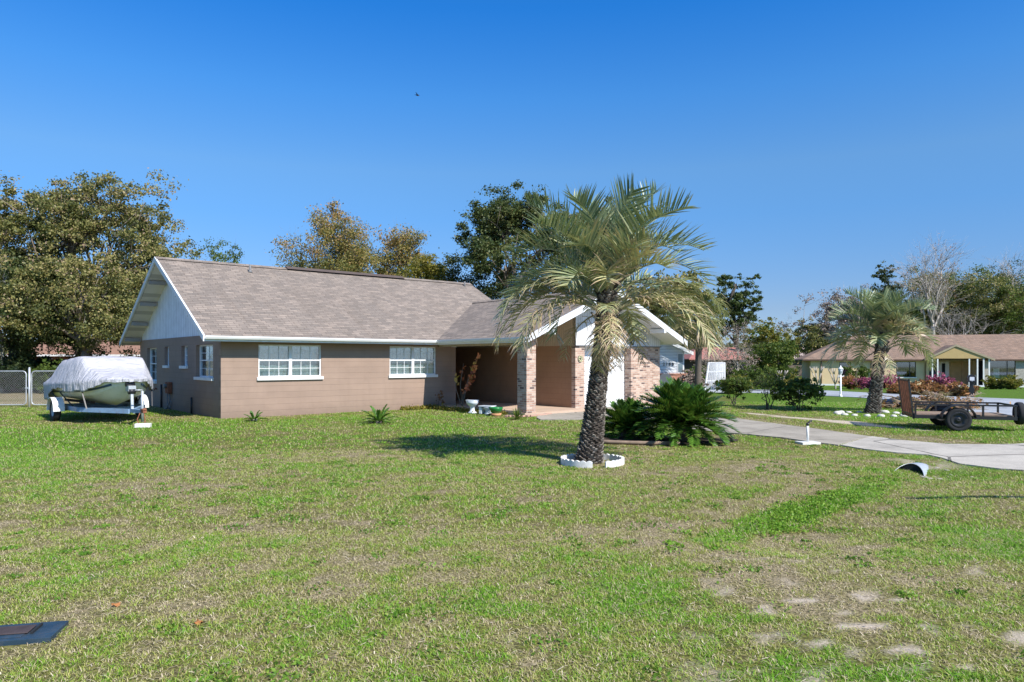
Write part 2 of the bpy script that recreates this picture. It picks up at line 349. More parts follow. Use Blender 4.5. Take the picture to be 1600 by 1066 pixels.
g = b.math('ADD', a1.outputs["Fac"], b.math('ADD', b.math('MULTIPLY', b.math('SUBTRACT', n, .5), .9), b.math('MULTIPLY', b.math('SUBTRACT', n2, .5), 1.3)))
nd = b.noise(v, 38, 4, .7); c = b.ramp(g, [(.0, (.34, .27, .165)), (.3, (.25, .215, .095)), (.55, (.175, .17, .042)), (.85, (.125, .19, .022)), (1, (.10, .22, .014))])
c = b.mix(b.ramp(nd, [(.42, .85), (.56, 0.)]), c, (.05, .045, .02)); sf = b.math('ADD', a2.outputs["Fac"], b.math('MULTIPLY', b.math('SUBTRACT', n2, .5), 1.6)); c = b.mix(b.ramp(sf, [(.35, 0), (.9, 1)]), c, (.50, .42, .33))
lawn = np_mesh("lawn_ground", V, FQ, b.done(b.bsdf(c, .95, .1, 0, b.math('ADD', n2, n), .5, .02)), extra={"green": gv, "sand": sv_}, smooth=True)
tag(lawn, kind="structure", label="uneven green and tan lawn around the houses")

def poly_sheet(name, pts, m, label, lift=.03, step=.6):
    """paved sheet with worn edge, draped a little above the terrain"""
    import mathutils.geometry as mg
    P = []; rs = np.random.RandomState(len(pts))
    for i in range(len(pts)):
        a = Vector(pts[i]); c2 = Vector(pts[(i + 1) % len(pts)]); k = max(1, int((c2 - a).length / step))
        for j in range(k): q = a.lerp(c2, j / k); P.append((q.x + rs.uniform(-.03, .03), q.y + rs.uniform(-.03, .03)))
    lo = np.min(P, 0); hi = np.max(P, 0); inner = []
    st = 1.2
    for xx in np.arange(lo[0], hi[0], st):
        for yy in np.arange(lo[1], hi[1], st):
            if inside(P, np.array([xx]), np.array([yy]))[0] and min(math.hypot(xx - p[0], yy - p[1]) for p in P) > .35: inner.append((xx, yy))
    N = len(P); edges = [(i, (i + 1) % N) for i in range(N)]
    r = mg.delaunay_2d_cdt([Vector(p) for p in P + inner], edges, [], 1, 1e-5)
    vs = [(p.x, p.y, gzf(p.x, p.y) + lift) for p in r[0]]; n0 = len(vs); fs = [tuple(f) for f in r[2]]
    vs2 = vs + [(x, y, z - lift - .08) for x, y, z in vs]
    fs2 = list(fs); cnt = {}
    for f in fs:
        for k in range(3): e = (f[k], f[(k + 1) % 3]); cnt[e] = 1
    for (a, c2) in list(cnt):
        if (c2, a) not in cnt: fs2.append((a, a + n0, c2 + n0, c2))
    me = bpy.data.meshes.new(name); me.from_pydata(vs2, [], fs2); me.materials.append(m)
    o = bpy.data.objects.new(name, me); link(o); tag(o, label=label, kind="structure"); PAVED.append(P); return o
def inside(P, x, y):
    P = np.asarray(P); r = np.zeros(x.shape, bool); j = len(P) - 1
    for i in range(len(P)):
        xi, yi = P[i]; xj, yj = P[j]
        c = ((yi > y) != (yj > y)) & (x < (xj - xi) * (y - yi) / (yj - yi + 1e-12) + xi); r ^= c; j = i
    return r
PAVED = []
def pavemat(name, c, crack=.4, sc=1.2, grit=.25):
    b = NB(name); v = b.tc.outputs["Object"]; n = b.noise(v, sc * .5, 8, .6); col = b.ramp(n, [(.3, tuple(x * .78 for x in c)), (.5, c), (.75, tuple(x * 1.12 for x in c))])
    g = b.noise(v, 90, 4, .8); col = b.mix(grit, col, b.ramp(g, [(.3, .1), (.7, .9)]), 'OVERLAY')
    vo = b.n("ShaderNodeTexVoronoi", feature='DISTANCE_TO_EDGE'); vo.inputs["Scale"].default_value = .42
    w2 = b.mix(.12, v, b.noise(v, 2, 5), 'LINEAR_LIGHT'); b.l(w2, vo.inputs["Vector"])
    cr = b.math('LESS_THAN', vo.outputs["Distance"], .012); col = b.mix(b.math('MULTIPLY', cr, crack), col, tuple(x * .25 for x in c))
    st = b.noise(v, .8, 10, .75); col = b.mix(b.ramp(st, [(.48, 0.), (.68, .6)]), col, tuple(x * .5 for x in c))
    return b.done(b.bsdf(col, .9, .2, 0, g, .4, .006))
m_drive = pavemat("driveway_concrete", (.36, .32, .26), .5, 1.2, .35); m_apron = pavemat("pale_asphalt", (.46, .42, .36), .9, 2.4, .5); m_road = pavemat("street_asphalt", (.36, .38, .41), .2, .6)

# house frame: x along the front wall, y into the house
HR = math.radians(39.93); HP = Vector((-9.29, 22.93, 0)); hx = Vector((math.cos(HR), math.sin(HR), 0)); hy = Vector((-math.sin(HR), math.cos(HR), 0))
def HW(t, s): p = HP + hx * t + hy * s; return (p.x, p.y)
poly_sheet("driveway", [HW(11.55, -4.35), HW(14.6, -4.35), HW(16.4, -4.9), G(1130, 651), G(1240, 667), G(1360, 684), G(1337, 690), G(1310, 697.5), G(1220, 686), G(1130, 677), G(1060, 669), G(985, 662), G(930, 656.5), G(845, 656.5), G(838, 653), HW(9.3, -4.9), HW(11.2, -4.9)], m_drive, "stained concrete driveway leading from the garage door", .03)
poly_sheet("asphalt_apron", [G(1314, 697), G(1362, 683.5), G(1410, 689), G(1475, 695), G(1530, 696), (11.2, 16.0), (13.5, 17.2), (17, 17.0), (19.5, 13.5), (12, 11.4), (8.7, 12.25), G(1560, 733), G(1500, 725), G(1470, 716), G(1452, 712), G(1400, 708), G(1350, 703)], m_apron, "cracked pale asphalt apron at the street end of the driveway", .026)
poly_sheet("street", [(-2, 47.5), (9, 46.5), G(1165, 608.6), G(1230, 609.2), G(1290, 610.6), G(1390, 616), G(1500, 620.5), G(1600, 624.5), (31, 31), (60, 22), (60, 4), (20, 9), (15.2, 17.5), G(1600, 658), G(1500, 641), G(1440, 631.5), G(1400, 626), G(1340, 621.5), G(1290, 619), G(1230, 616), G(1165, 614), (8, 42), (-2, 43)], m_road, "grey street curving past the neighbouring house", .022, 1.5)

# ------------------------------------------------------------------ the house
H = thing("brick_and_block_house", "tan block house with brown shingle roof, white trim, brick pillar and white garage door", "house", HP, HR)
def walls(mb, T, u0, u1, z0, z1, th, ops):
    xs = u0
    for (a, c, lo, hi) in sorted(ops):
        mb.box(xs, a, 0, th, z0, z1, T); mb.box(a, c, 0, th, z0, lo, T); mb.box(a, c, 0, th, hi, z1, T); xs = c
    mb.box(xs, u1, 0, th, z0, z1, T)
TF = lambda u, w_, z: (u, w_, z)                    # front walls: w_ grows inwards (+y)
TS = lambda u, w_, z: (w_, u, z)                    # left side wall: w_ grows inwards (+x)
OPF = [(1.21, 3.42, 1.26, 2.40), (6.15, 8.22, 1.26, 2.40)]
OPS = [(.77, 2.6, 1.25, 2.40), (3.6, 4.36, 1.62, 2.40), (6.0, 6.62, 1.62, 2.40), (7.8, 9.35, .98, 2.38)]
mb = MB(); walls(mb, TF, 0, 9.17, -.3, 2.72, .2, OPF); mb.build("wall", m_block, H)
mb = MB(); walls(mb, TS, .2, 10.5, -.3, 2.72, .2, OPS); mb.build("wall", m_blocks, H)
mb = MB(); mb.box(.2, 13.4, 10.3, 10.5, -.3, 2.72); mb.box(13.2, 13.4, 4.2, 10.3, -.3, 2.72); mb.box(9.0, 13.2, 4.0, 4.2, -.3, 3.6); mb.box(8.97, 9.17, .2, 4.0, -.3, 2.7); mb.build("wall", m_block, H)
mb = MB(); mb.box(11.3, 11.5, -4.43, 4.0, -.3, 2.42); o = mb.build("wall", blockwall("brown_porch_paint", 'y', (.34, .20, .12)), H); o["label"] = "brown porch wall beside the garage"  # the porch wall's own brown paint
mb = MB(); mb.box(11.3, 11.5, -4.63, 4.0, 2.42, 3.88); mb.build("gable_panel", m_beige, H)
mb = MB(); mb.box(.25, 13.15, .25, 10.25, 2.60, 2.66); mb.build("ceiling", m_dark, H)
mb = MB(); mb.box(4.7, 4.8, .25, 10.2, 0, 2.6); mb.box(.25, 8.9, 3.4, 3.5, 0, 2.6); mb.build("inner_wall", mat("room_wall", (.3, .27, .24), .9, .05), H)
# brickwork of the garage and the pillar
mb = MB(); mb.box(11.3, 11.79, -4.63, -4.43, -.3, 2.42); mb.box(14.42, 16.23, -4.63, -4.43, -.3, 2.42); mb.box(11.62, 11.79, -4.43, -4.2, -.3, 2.42); mb.box(14.42, 14.6, -4.43, -4.2, -.3, 2.42)
mb.box(16.03, 16.23, -4.43, 4, -.3, 2.42); o = mb.build("brick_wall", m_brick, H)
mb = MB(); mb.box(8.3, 8.72, -5.32, -4.84, -.3, 2.62); mb.build("brick_pillar", m_brick, H)
mb = MB(); mb.box(8.33, 8.47, -4.84, -.02, 2.40, 2.62); mb.build("porch_beam", m_beige, H)
mb = MB(); mb.box(8.95, 9.17, -.06, -.004, 2.40, 2.62); mb.build("beam_end", m_white, H)
mb = MB(); mb.box(8.2, 11.28, -5.35, 3.98, -.1, .10); mb.box(9.2, 11.28, -5.2, 3.98, .1, .104); mb.build("porch_floor", m_porch, H, bevel=.015)
mb = MB(); mb.prism([(11.3, 2.425), (16.23, 2.425), (16.23, 2.80), (12.42, 4.40), (11.3, 3.92)], -4.66, -4.5); mb.build("gable_panel", m_gablef, H)
mb = MB(); mb.box(11.28, 16.25, -4.69, -4.62, 2.40, 2.44); mb.build("gable_trim", m_grey, H)
mb = MB(); mb.box(11.8, 14.41, -4.63, -4.25, 2.36, 2.42); mb.build("garage_header", m_trim, H)
d = MB()
for k in range(5):
    z0 = .03 + k * .468
    d.box(11.80, 14.41, -4.28, -4.23, z0, z0 + .461)
    for q in range(3): d.box(11.80, 14.41, -4.293, -4.281, z0 + .03 + q * .15, z0 + .145 + q * .15)
dr = d.build("garage_door", m_door, H, bevel=.006)
mb = MB(); mb.tube([(13.0, -4.33, .9), (13.2, -4.33, .9)], .012, 6); mb.box(13.0, 13.02, -4.33, -4.29, .89, .91); mb.box(13.18, 13.2, -4.33, -4.29, .89, .91); mb.build("handle", m_grey, dr)
# main roof
def slope_slab(mb, poly4, thick):
    """poly4: corner points on top; thickness straight down"""
    n = len(poly4); V = [Vector(p) for p in poly4] + [Vector(p) - Vector((0, 0, thick)) for p in poly4]
    mb.add(V, [tuple(range(n)), tuple(range(n, 2 * n))[::-1]] + [(i, n + i, n + (i + 1) % n, (i + 1) % n) for i in range(n)])
zr = 2.65 + .525 * 5.76
mb = MB(); slope_slab(mb, [(-.67, -.5, 2.65), (13.8, -.5, 2.65), (13.8, 5.26, zr), (-.67, 5.26, zr)], .05)
slope_slab(mb, [(-.67, 5.26, zr), (13.8, 5.26, zr), (13.8, 11.02, 2.65), (-.67, 11.02, 2.65)], .05)
RF = mb.build("roof", m_roof, H)
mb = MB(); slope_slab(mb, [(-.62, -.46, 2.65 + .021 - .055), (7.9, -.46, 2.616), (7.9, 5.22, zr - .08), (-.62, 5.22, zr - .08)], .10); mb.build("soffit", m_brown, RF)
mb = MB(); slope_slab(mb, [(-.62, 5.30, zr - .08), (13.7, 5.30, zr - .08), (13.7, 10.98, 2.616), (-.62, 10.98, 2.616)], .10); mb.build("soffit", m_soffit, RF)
for s_ in (6.35, 7.75, 9.15, 10.35): mb = MB(); mb.box(-.62, -.01, s_ - .05, s_ + .05, zr - .525 * (s_ - 5.26) - .33, zr - .525 * (s_ - 5.26) - .19); mb.build("lookout_beam", m_look, RF)
for s_ in (4.2, 2.8, 1.4): mb = MB(); mb.box(-.62, -.01, s_ - .05, s_ + .05, zr - .525 * (5.26 - s_) - .33, zr - .525 * (5.26 - s_) - .19); mb.build("lookout_beam", m_look, RF)
mb = MB(); slope_slab(mb, [(-.70, -.52, 2.655), (-.64, -.52, 2.655), (-.64, 5.26, zr + .02), (-.70, 5.26, zr + .02)], .19); slope_slab(mb, [(-.70, 5.26, zr + .02), (-.64, 5.26, zr + .02), (-.64, 11.04, 2.655), (-.70, 11.04, 2.655)], .19); mb.build("rake_board", m_trim, RF)
mb = MB(); mb.box(-.67, 7.93, -.53, -.50, 2.47, 2.62); mb.build("fascia", m_trim, RF)
g_ = MB(); g_.prism([(-.64, 2.64), (-.64, 2.60), (-.61, 2.54), (-.532, 2.54), (-.532, 2.55), (-.60, 2.555), (-.62, 2.61), (-.62, 2.64)], -.66, 7.93, 'x'); g_.build("gutter", m_white, RF)
mb = MB(); mb.prism([(5.06, zr - .07), (5.26, zr + .035), (5.46, zr - .07), (5.26, zr - .005)], -.67, 13.8, 'x'); mb.build("ridge_cap", m_roof, RF)
mb = MB(); mb.prism([(5.02, zr - .04), (5.26, zr + .09), (5.50, zr - .04), (5.26, zr + .0)], 4.3, 9.9, 'x'); mb.build("ridge_vent", mat("dark_ridge_vent", (.10, .075, .065), .9), RF)
mb = MB(); mb.tube([(2.6, 4.6, 5.2), (2.6, 4.6, 5.62)], .04, 8); mb.lathe([(.1, 0), (.05, .08), (.045, .1)], (2.6, 4.6, 5.30)); mb.build("vent_pipe", m_grey, RF)
mb = MB(); mb.tube([(13.2, 4.9, 5.4), (13.2, 4.9, 5.72)], .04, 8); mb.build("vent_pipe", m_grey, RF)
mb = MB(); zz = lambda s_: zr - .525 * abs(s_ - 5.26) - .06
mb.prism([(.15, 2.70), (10.35, 2.70), (10.30, zz(10.3)), (5.26, zz(5.26)), (.22, zz(.22))], .03, .15, 'x'); mb.build("gable_panel", m_gable, H)
mb = MB(); mb.prism([(.15, 2.70), (10.35, 2.70), (5.26, zz(5.26) - .05)], 13.2, 13.35, 'x'); mb.build("gable_panel", m_gable, H)
# wing roof over porch and garage
ZW, ZE = 4.55, 2.65; RT = 12.42
mb = MB(); slope_slab(mb, [(7.95, -5.65, ZE), (RT, -5.65, ZW), (RT, 3.5, ZW), (7.95, 3.5, ZE)], .06); slope_slab(mb, [(RT, -5.65, ZW), (16.65, -5.65, ZE), (16.65, 4.5, ZE), (RT, 4.5, ZW)], .06)
RW = mb.build("roof", m_roof2, H)
mb = MB(); slope_slab(mb, [(8.0, -5.6, ZE - .04), (RT - .03, -5.6, ZW - .07), (RT - .03, 3.2, ZW - .07), (8.0, 3.2, ZE - .04)], .09); slope_slab(mb, [(RT + .03, -5.6, ZW - .07), (16.6, -5.6, ZE - .04), (16.6, 4.4, ZE - .04), (RT + .03, 4.4, ZW - .07)], .09); mb.build("soffit", m_trim, RW)
mb = MB(); slope_slab(mb, [(7.93, -5.69, ZE + .01), (RT, -5.69, ZW + .015), (RT, -5.63, ZW + .015), (7.93, -5.63, ZE + .01)], .24); slope_slab(mb, [(RT, -5.69, ZW + .015), (16.67, -5.69, ZE + .01), (16.67, -5.63, ZE + .01), (RT, -5.63, ZW + .015)], .24); mb.build("rake_board", m_trim, RW)
mb = MB(); mb.prism([(RT - .2, ZW - .06), (RT, ZW + .03), (RT + .2, ZW - .06), (RT, ZW)], -5.65, 3.3, 'y'); mb.build("ridge_cap", m_roof2, RW)
mb = MB(); mb.prism([(7.83, 2.645), (7.83, 2.60), (7.87, 2.53), (7.94, 2.53), (7.94, 2.54), (7.88, 2.545), (7.85, 2.61), (7.85, 2.645)], -5.62, -.56, 'y'); mb.box(7.945, 7.97, -5.62, -.5, 2.47, 2.6); mb.build("gutter", m_white, RW)
for k, t_ in enumerate((9.2, 15.2)):
    zt = ZW - .425 * abs(t_ - RT) - .2; mb = MB(); mb.box(t_ - .06, t_ + .06, -5.72, -5.0, zt - .22, zt - .06); mb.build("outrigger", m_white, RW)
# windows
def window(parent, T, u0, u1, z0, z1, sashes, cols, rec=.10, sill=True, sash_split=.52, curt=m_curtain, out=1):
    """T(u, inward, z). one named frame with its panes, bars, curtains"""
    f = MB(); w_ = .045; zs = z0 + .0; mid = zs + (z1 - zs) * sash_split
    f.box(u0, u0 + w_, rec, rec + .07, z0, z1, T); f.box(u1 - w_, u1, rec, rec + .07, z0, z1, T); f.box(u0 + w_, u1 - w_, rec, rec + .07, z1 - w_, z1, T); f.box(u0 + w_, u1 - w_, rec, rec + .07, z0, z0 + w_, T)
    n = sashes; wd = (u1 - u0 - 2 * w_) / n
    for i in range(1, n): f.box(u0 + w_ + wd * i - .055, u0 + w_ + wd * i + .055, rec - .004, rec + .07, z0 + w_, z1 - w_, T)
    for i in range(n):
        a = u0 + w_ + wd * i + (.055 if i else 0); c = u0 + w_ + wd * (i + 1) - (.055 if i < n - 1 else 0)
        f.box(a, c, rec + .01, rec + .06, mid - .022, mid + .022, T)
    W = f.build("window", m_white, parent, bevel=.004)
    g = MB(); g.box(u0 + w_, u1 - w_, rec + .045, rec + .049, z0 + w_, z1 - w_, T); g.build("pane", m_glass, W)
    q = MB()
    for i in range(n):
        a = u0 + w_ + wd * i + (.055 if i else 0); c = u0 + w_ + wd * (i + 1) - (.055 if i < n - 1 else 0)
        for k in range(1, cols): x = a + (c - a) * k / cols; q.box(x - .008, x + .008, rec + .03, rec + .042, z0 + w_, z1 - w_, T)
        for (lo, hi) in ((z0 + w_, mid - .022), (mid + .022, z1 - w_)):
            z = (lo + hi) / 2; q.box(a, c, rec + .028, rec + .043, z - .008, z + .008, T)
            if cols == 1: q.build("glazing_bar", m_white, W); q = MB()
    if cols > 1: q.build("glazing_bar", m_white, W)
    cu = MB(); N = max(8, int((u1 - u0) / .035)); pts = []
    for (lo, hi, dep, key) in ((z0 + .03, z0 + (z1 - z0) * .36, rec + .16, 'low'),):
        V = []
        for i in range(N + 1):
            u = u0 + .03 + (u1 - u0 - .06) * i / N; wv = dep + .018 * math.sin(i * 1.9) + .01 * math.sin(i * .7)
            V += [T(u, wv, lo), T(u, wv, hi + .015 * math.sin(i * .5))]
        cu.add(V, [(2 * i, 2 * i + 1, 2 * i + 3, 2 * i + 2) for i in range(N)], True)
    cu.build("half_curtain", m_curtw, W)
    cu = MB(); V = []
    for i in range(N + 1):
        u = u0 + .03 + (u1 - u0 - .06) * i / N; wv = rec + .25 + .03 * math.sin(i * 1.3)
        V += [T(u, wv, z0 + .02), T(u, wv, z1)]
    cu.add(V, [(2 * i, 2 * i + 1, 2 * i + 3, 2 * i + 2) for i in range(N)], True); cu.build("curtain", curt, W)
    cu = MB(); V = []
    for i in range(N + 1):
        u = u0 + .03 + (u1 - u0 - .06) * i / N; V += [T(u, rec + .12, z1 - .03), T(u, rec + .12 + .01 * math.sin(i), z1 - .10 - .09 * abs(math.sin(i * 3.14159 / N * 3)))]
    cu.add(V, [(2 * i, 2 * i + 1, 2 * i + 3, 2 * i + 2) for i in range(N)], True); cu.build("valance", m_curtw, W)
    if sill: s = MB(); s.box(u0 - .06, u1 + .06, -.07, rec, z0 - .10, z0 + .004, T); s.build("sill", m_white, W, bevel=.008)
    return W
TFo = lambda u, w_, z: (u, w_ - .0, z)
for (a, c, lo, hi) in OPF: window(H, TF, a, c, lo + .05, hi, 2, 3, rec=.03)
for k, (a, c, lo, hi) in enumerate(OPS): window(H, TS, a, c, lo + .05, hi, 2 if c - a > 1.2 and k == 9 else 1, 2 if c - a > 1 else 1, rec=.12, curt=m_dark if k in (1, 2) else m_curtain)
# things on the side wall
mt = MB(); mt.box(-.16, -.005, 5.5, 5.95, .62, 1.05); MT = mt.build("meter_box", m_rust, H, bevel=.02)
mt = MB(); mt.tube([(-.16, 5.72, .9), (-.27, 5.72, .9)], .085, 16); mt.build("meter_dial", m_grey, MT)
mt = MB(); mt.tube([(-.08, 5.6, .62), (-.08, 5.6, .3), (-.1, 5.85, .05), (-.1, 6.3, .0)], .025, 8); mt.tube([(-.08, 5.85, .62), (-.12, 5.75, .2), (-.12, 5.3, .1), (-.1, 5.25, .3), (-.09, 5.5, .35)], .016, 8); mt.build("cable", m_grey, MT)
mt = MB(); mt.tube([(-.05, 6.9, -.1), (-.05, 6.9, .93)], .035, 8); mt.build("conduit_pipe", m_black, H)
mt = MB(); mt.tube([(-.05, 2.95, -.1), (-.05, 2.95, .58)], .032, 8); mt.build("conduit_pipe", m_black, H)
mt = MB(); mt.tube([(-.01, 7.7, .72), (-.1, 7.7, .72), (-.12, 7.7, .66)], .02, 8); mt.tube([(-.06, 7.7, .72), (-.06, 7.7, .78)], .03, 8); mt.build("hose_tap", m_rust, H)
# lantern on the gable, medallion on the brick
L = MB(); lc = Vector((14.35, -4.78, 2.62))
L.box(14.30, 14.40, -4.68, -4.66, 2.55, 2.85); L.tube([(14.35, -4.67, 2.8), (14.35, -4.78, 2.86), (14.35, -4.80, 2.78)], .012, 6); L.lathe([(.02, .17), (.09, .12), (.085, .11)], lc, 6); L.lathe([(.05, -.12), (.055, -.10), (.03, -.15)], lc, 6)
for k in range(6): a = k * math.pi / 3; L.bar(lc + Vector((.05 * math.cos(a), .05 * math.sin(a), -.11)), lc + Vector((.083 * math.cos(a), .083 * math.sin(a), .12)), .01, .01)
LN = L.build("wall_lantern", m_black, H); g = MB(); g.lathe([(.045, -.1), (.075, .11)], lc, 6); g.build("lantern_glass", m_glass, LN)
M_ = MB(); mc = Vector((11.545, -4.645, 1.93)); TM = lambda a, r, y: (mc.x + r * math.cos(a), y, mc.z + r * math.sin(a))
M_.add([TM(k * math.pi / 12, .125, -4.66) for k in range(24)] + [TM(k * math.pi / 12, .125, -4.632) for k in range(24)], [tuple(range(24)), tuple(range(24, 48))] + [(k, (k + 1) % 24, 24 + (k + 1) % 24, 24 + k) for k in range(24)])
MD = M_.build("wall_medallion", m_black, H); c_ = MB()
c_.tube([TM(k * math.pi / 12, .113, -4.664) for k in range(24)], .010, 6, closed=True)
for k in range(6):
    a = k * math.pi / 3 + .3
    c_.add([TM(a - .32, .04, -4.667), TM(a - .3, .095, -4.667), TM(a + .3, .095, -4.667), TM(a + .32, .04, -4.667)], [(0, 1, 2, 3)])
c_.build("petal_pattern", mat("cream_enamel", (.62, .6, .36), .5), MD)
# ------------------------------------------------------------------ plants
m_bark = mat("bark", (.20, .165, .13), .95, .3, 3, bstr=.6); m_barkp = mat("pale_bark", (.46, .41, .36), .95, .2, 3, bstr=.4)
m_bdark = mat("dark_bark", (.09, .075, .06), .95, .3, 3)
L_oak = leafmat("oak_leaves", [(0, (.032, .045, .016)), (.35, (.12, .135, .042)), (.62, (.24, .225, .072)), (.85, (.34, .28, .11)), (1, (.38, .27, .18))], .25)
L_fall = leafmat("autumn_leaves", [(0, (.09, .12, .035)), (.35, (.22, .21, .06)), (.7, (.38, .27, .09)), (1, (.42, .24, .11))], .3)
L_yg = leafmat("yellow_green_leaves", [(0, (.08, .10, .015)), (.5, (.20, .19, .03)), (1, (.33, .25, .05))], .35)
L_dark = leafmat("evergreen_leaves", [(0, (.012, .028, .012)), (.5, (.035, .06, .022)), (.85, (.08, .10, .04)), (1, (.16, .13, .05))], .2)
L_green = leafmat("green_leaves", [(0, (.03, .06, .012)), (.5, (.08, .13, .022)), (1, (.18, .22, .045))], .3)
L_twig = leafmat("bare_twigs", [(0, (.16, .13, .11)), (.5, (.27, .22, .19)), (1, (.38, .29, .25))], .1, .9, .1)
L_pink = leafmat("azalea_flowers", [(0, (.07, .03, .04)), (.3, (.26, .05, .12)), (.6, (.50, .10, .22)), (.85, (.62, .22, .34)), (1, (.10, .15, .04))], .2)
L_rust = leafmat("rust_leaves", [(0, (.16, .07, .03)), (.5, (.40, .17, .07)), (1, (.5, .30, .14))], .3)
L_ev2 = leafmat("oak_leaves_dark", [(0, (.018, .032, .014)), (.45, (.06, .09, .027)), (.8, (.15, .165, .055)), (1, (.20, .17, .07))], .2)
L_pine = leafmat("pine_needles", [(0, (.015, .035, .012)), (.5, (.05, .085, .02)), (1, (.13, .15, .04))], .15)
m_moss = leafmat("moss", [(0, (.14, .14, .12)), (1, (.34, .34, .29))], .2, .9, .1)

def leaves(name, C, size, tint, m, parent, rs, lng=1.5, up=0.0, clumpy=None):
    N = len(C); a = rs.normal(size=(N, 3)); a[:, 2] += up; a /= np.linalg.norm(a, axis=1)[:, None]
    b_ = rs.normal(size=(N, 3)); b_ -= a * (a * b_).sum(1)[:, None]; b_ /= np.linalg.norm(b_, axis=1)[:, None]
    s_ = (size * rs.uniform(.6, 1.35, N))[:, None]; a = a * s_ * lng / 2; b_ = b_ * s_ / 2; c = np.cross(a, b_); c /= np.linalg.norm(c, axis=1)[:, None] + 1e-9; c *= s_ * .12
    V = np.empty((N, 4, 3)); V[:, 0] = C - a; V[:, 1] = C + b_ + c; V[:, 2] = C + a; V[:, 3] = C - b_ + c
    return np_mesh(name, V.reshape(-1, 3), np.arange(4 * N).reshape(N, 4), m, parent, np.repeat(tint, 4))

def tree(name, label, cat, x, y, top, rx, base=.25, ry=None, leaf=.16, n=20000, m=None, bark=None, tr=.25, seed=1, clumps=60, cr=.9, fill=.55, lean=(0, 0), twig=0, group=None, low=None, soft=0, tb=.5, flat=.75, stems=1, shape=1.0, lng=1.5, gap=.0, rot=None):
    """top: height, rx: crown radius, base: share of the height where the crown starts"""
    rs = np.random.RandomState(seed); z0 = gzf(x, y); rr_ = rs.uniform(0, 6.28); R = thing(name, label, cat, (x, y, z0), 0 if name == 'live_oak' else rr_, group)
    ry = ry or rx; zb = top * base; zc = (top + zb) / 2; rz = (top - zb) / 2
    P = []
    while len(P) < clumps:
        q = rs.normal(size=3); q /= np.linalg.norm(q); r = rs.uniform(fill, 1) ** .6; q = q * r
        if q[2] < -.55 and rs.rand() < .6: continue
        wv = 1 + .22 * math.sin(3 * math.atan2(q[1], q[0]) + seed) + .12 * math.sin(5 * math.atan2(q[1], q[0]) + 2 * seed)
        sc = (1 - q[2]) ** .5 if shape > 1 else 1
        P.append((q[0] * (rx - cr * .7) * wv * sc + lean[0], q[1] * (ry - cr * .7) * wv * sc + lean[1], zc + q[2] * (rz - cr * .55)))
    P = np.array(P)
    T = MB(); th = top * tb * .75 if stems == 1 else zb * .3; bases = []
    K = max(4, int(clumps ** .5)); cent = P[rs.choice(len(P), K, False)].copy()
    for _ in range(4):
        idx = np.argmin(((P[:, None] - cent[None]) ** 2).sum(2), 1)
        for k in range(K):
            if (idx == k).any(): cent[k] = P[idx == k].mean(0)
    def wob(a, c, n_, amp):
        a = np.array(a, float); c = np.array(c, float); out = [a]
        for i in range(1, n_): t = i / n_; out.append(a + (c - a) * t + rs.normal(size=3) * amp * np.linalg.norm(c - a) + np.array([0, 0, .08 * np.linalg.norm(c - a) * math.sin(math.pi * t)]))
        return out + [c]
    axis = []
    if stems == 1:
        hub = np.array([lean[0] * .5, lean[1] * .5, th]); tp = wob((0, 0, -.3), hub, 4, .03); 
        T.tube(tp, [tr * 1.5, tr * 1.1, tr * .95, tr * .85, tr * .7], 9); axis = tp
    for k in range(K):
        if not (idx == k).any(): continue
        c = cent[k]
        if stems == 1:
            h0 = min(th, max(th * .35, c[2] * .55)); t = h0 / th; j = t * 4; i = min(3, int(j)); o = axis[i] + (axis[i + 1] - axis[i]) * (j - i); r0 = tr * .55
        else: a_ = k * 6.28 / K; o = np.array([math.cos(a_) * tr * 2, math.sin(a_) * tr * 2, -.1]); r0 = tr
        lp = wob(o, o + (c - o) * .8, 4, .06); T.tube(lp, [r0, r0 * .8, r0 * .62, r0 * .48, r0 * .35], 6)
        for q in P[idx == k]:
            j = rs.randint(2, 5); br = wob(lp[j], q, 3, .08); T.tube(br, [r0 * .32, r0 * .22, r0 * .15, r0 * .06], 4)
            for _ in range(twig):
                d = rs.normal(size=3); d[2] = abs(d[2]) * .9 + .15; d /= np.linalg.norm(d); e = q + d * cr * rs.uniform(.7, 1.5); w1 = wob(br[2], e, 3, .08)
                T.tube(w1, [r0 * .13, r0 * .09, r0 * .06, r0 * .03], 3)
                for __ in range(3):
                    f_ = e + (rs.normal(size=3) * .5 + d * .6) * cr * .6; T.tube([w1[2], (w1[2] + f_) / 2 + rs.normal(size=3) * .04, f_], [r0 * .05, r0 * .04, r0 * .02], 3)
    T.build("trunk", bark or m_bark, R)
    if n:
        per = rs.dirichlet(np.full(len(P), 3.0)); cnt = np.maximum(1, (per * n).astype(int)); C = []; t_ = []
        for q, k_ in zip(P, cnt):
            rr = cr * rs.uniform(.65, 1.25); nsub = 7; sub = rs.normal(size=(nsub, 3)) * rr * .70; sub[:, 2] *= flat
            w_ = rs.randint(0, nsub, k_); e = q + sub[w_] + rs.normal(size=(k_, 3)) * rr * (np.array([.20, .20, .13]) + soft)
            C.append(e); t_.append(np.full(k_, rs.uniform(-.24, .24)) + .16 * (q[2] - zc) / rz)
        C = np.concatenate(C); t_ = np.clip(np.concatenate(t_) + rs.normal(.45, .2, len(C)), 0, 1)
        leaves("crown", C, leaf, t_, m, R, rs, lng)
    return R

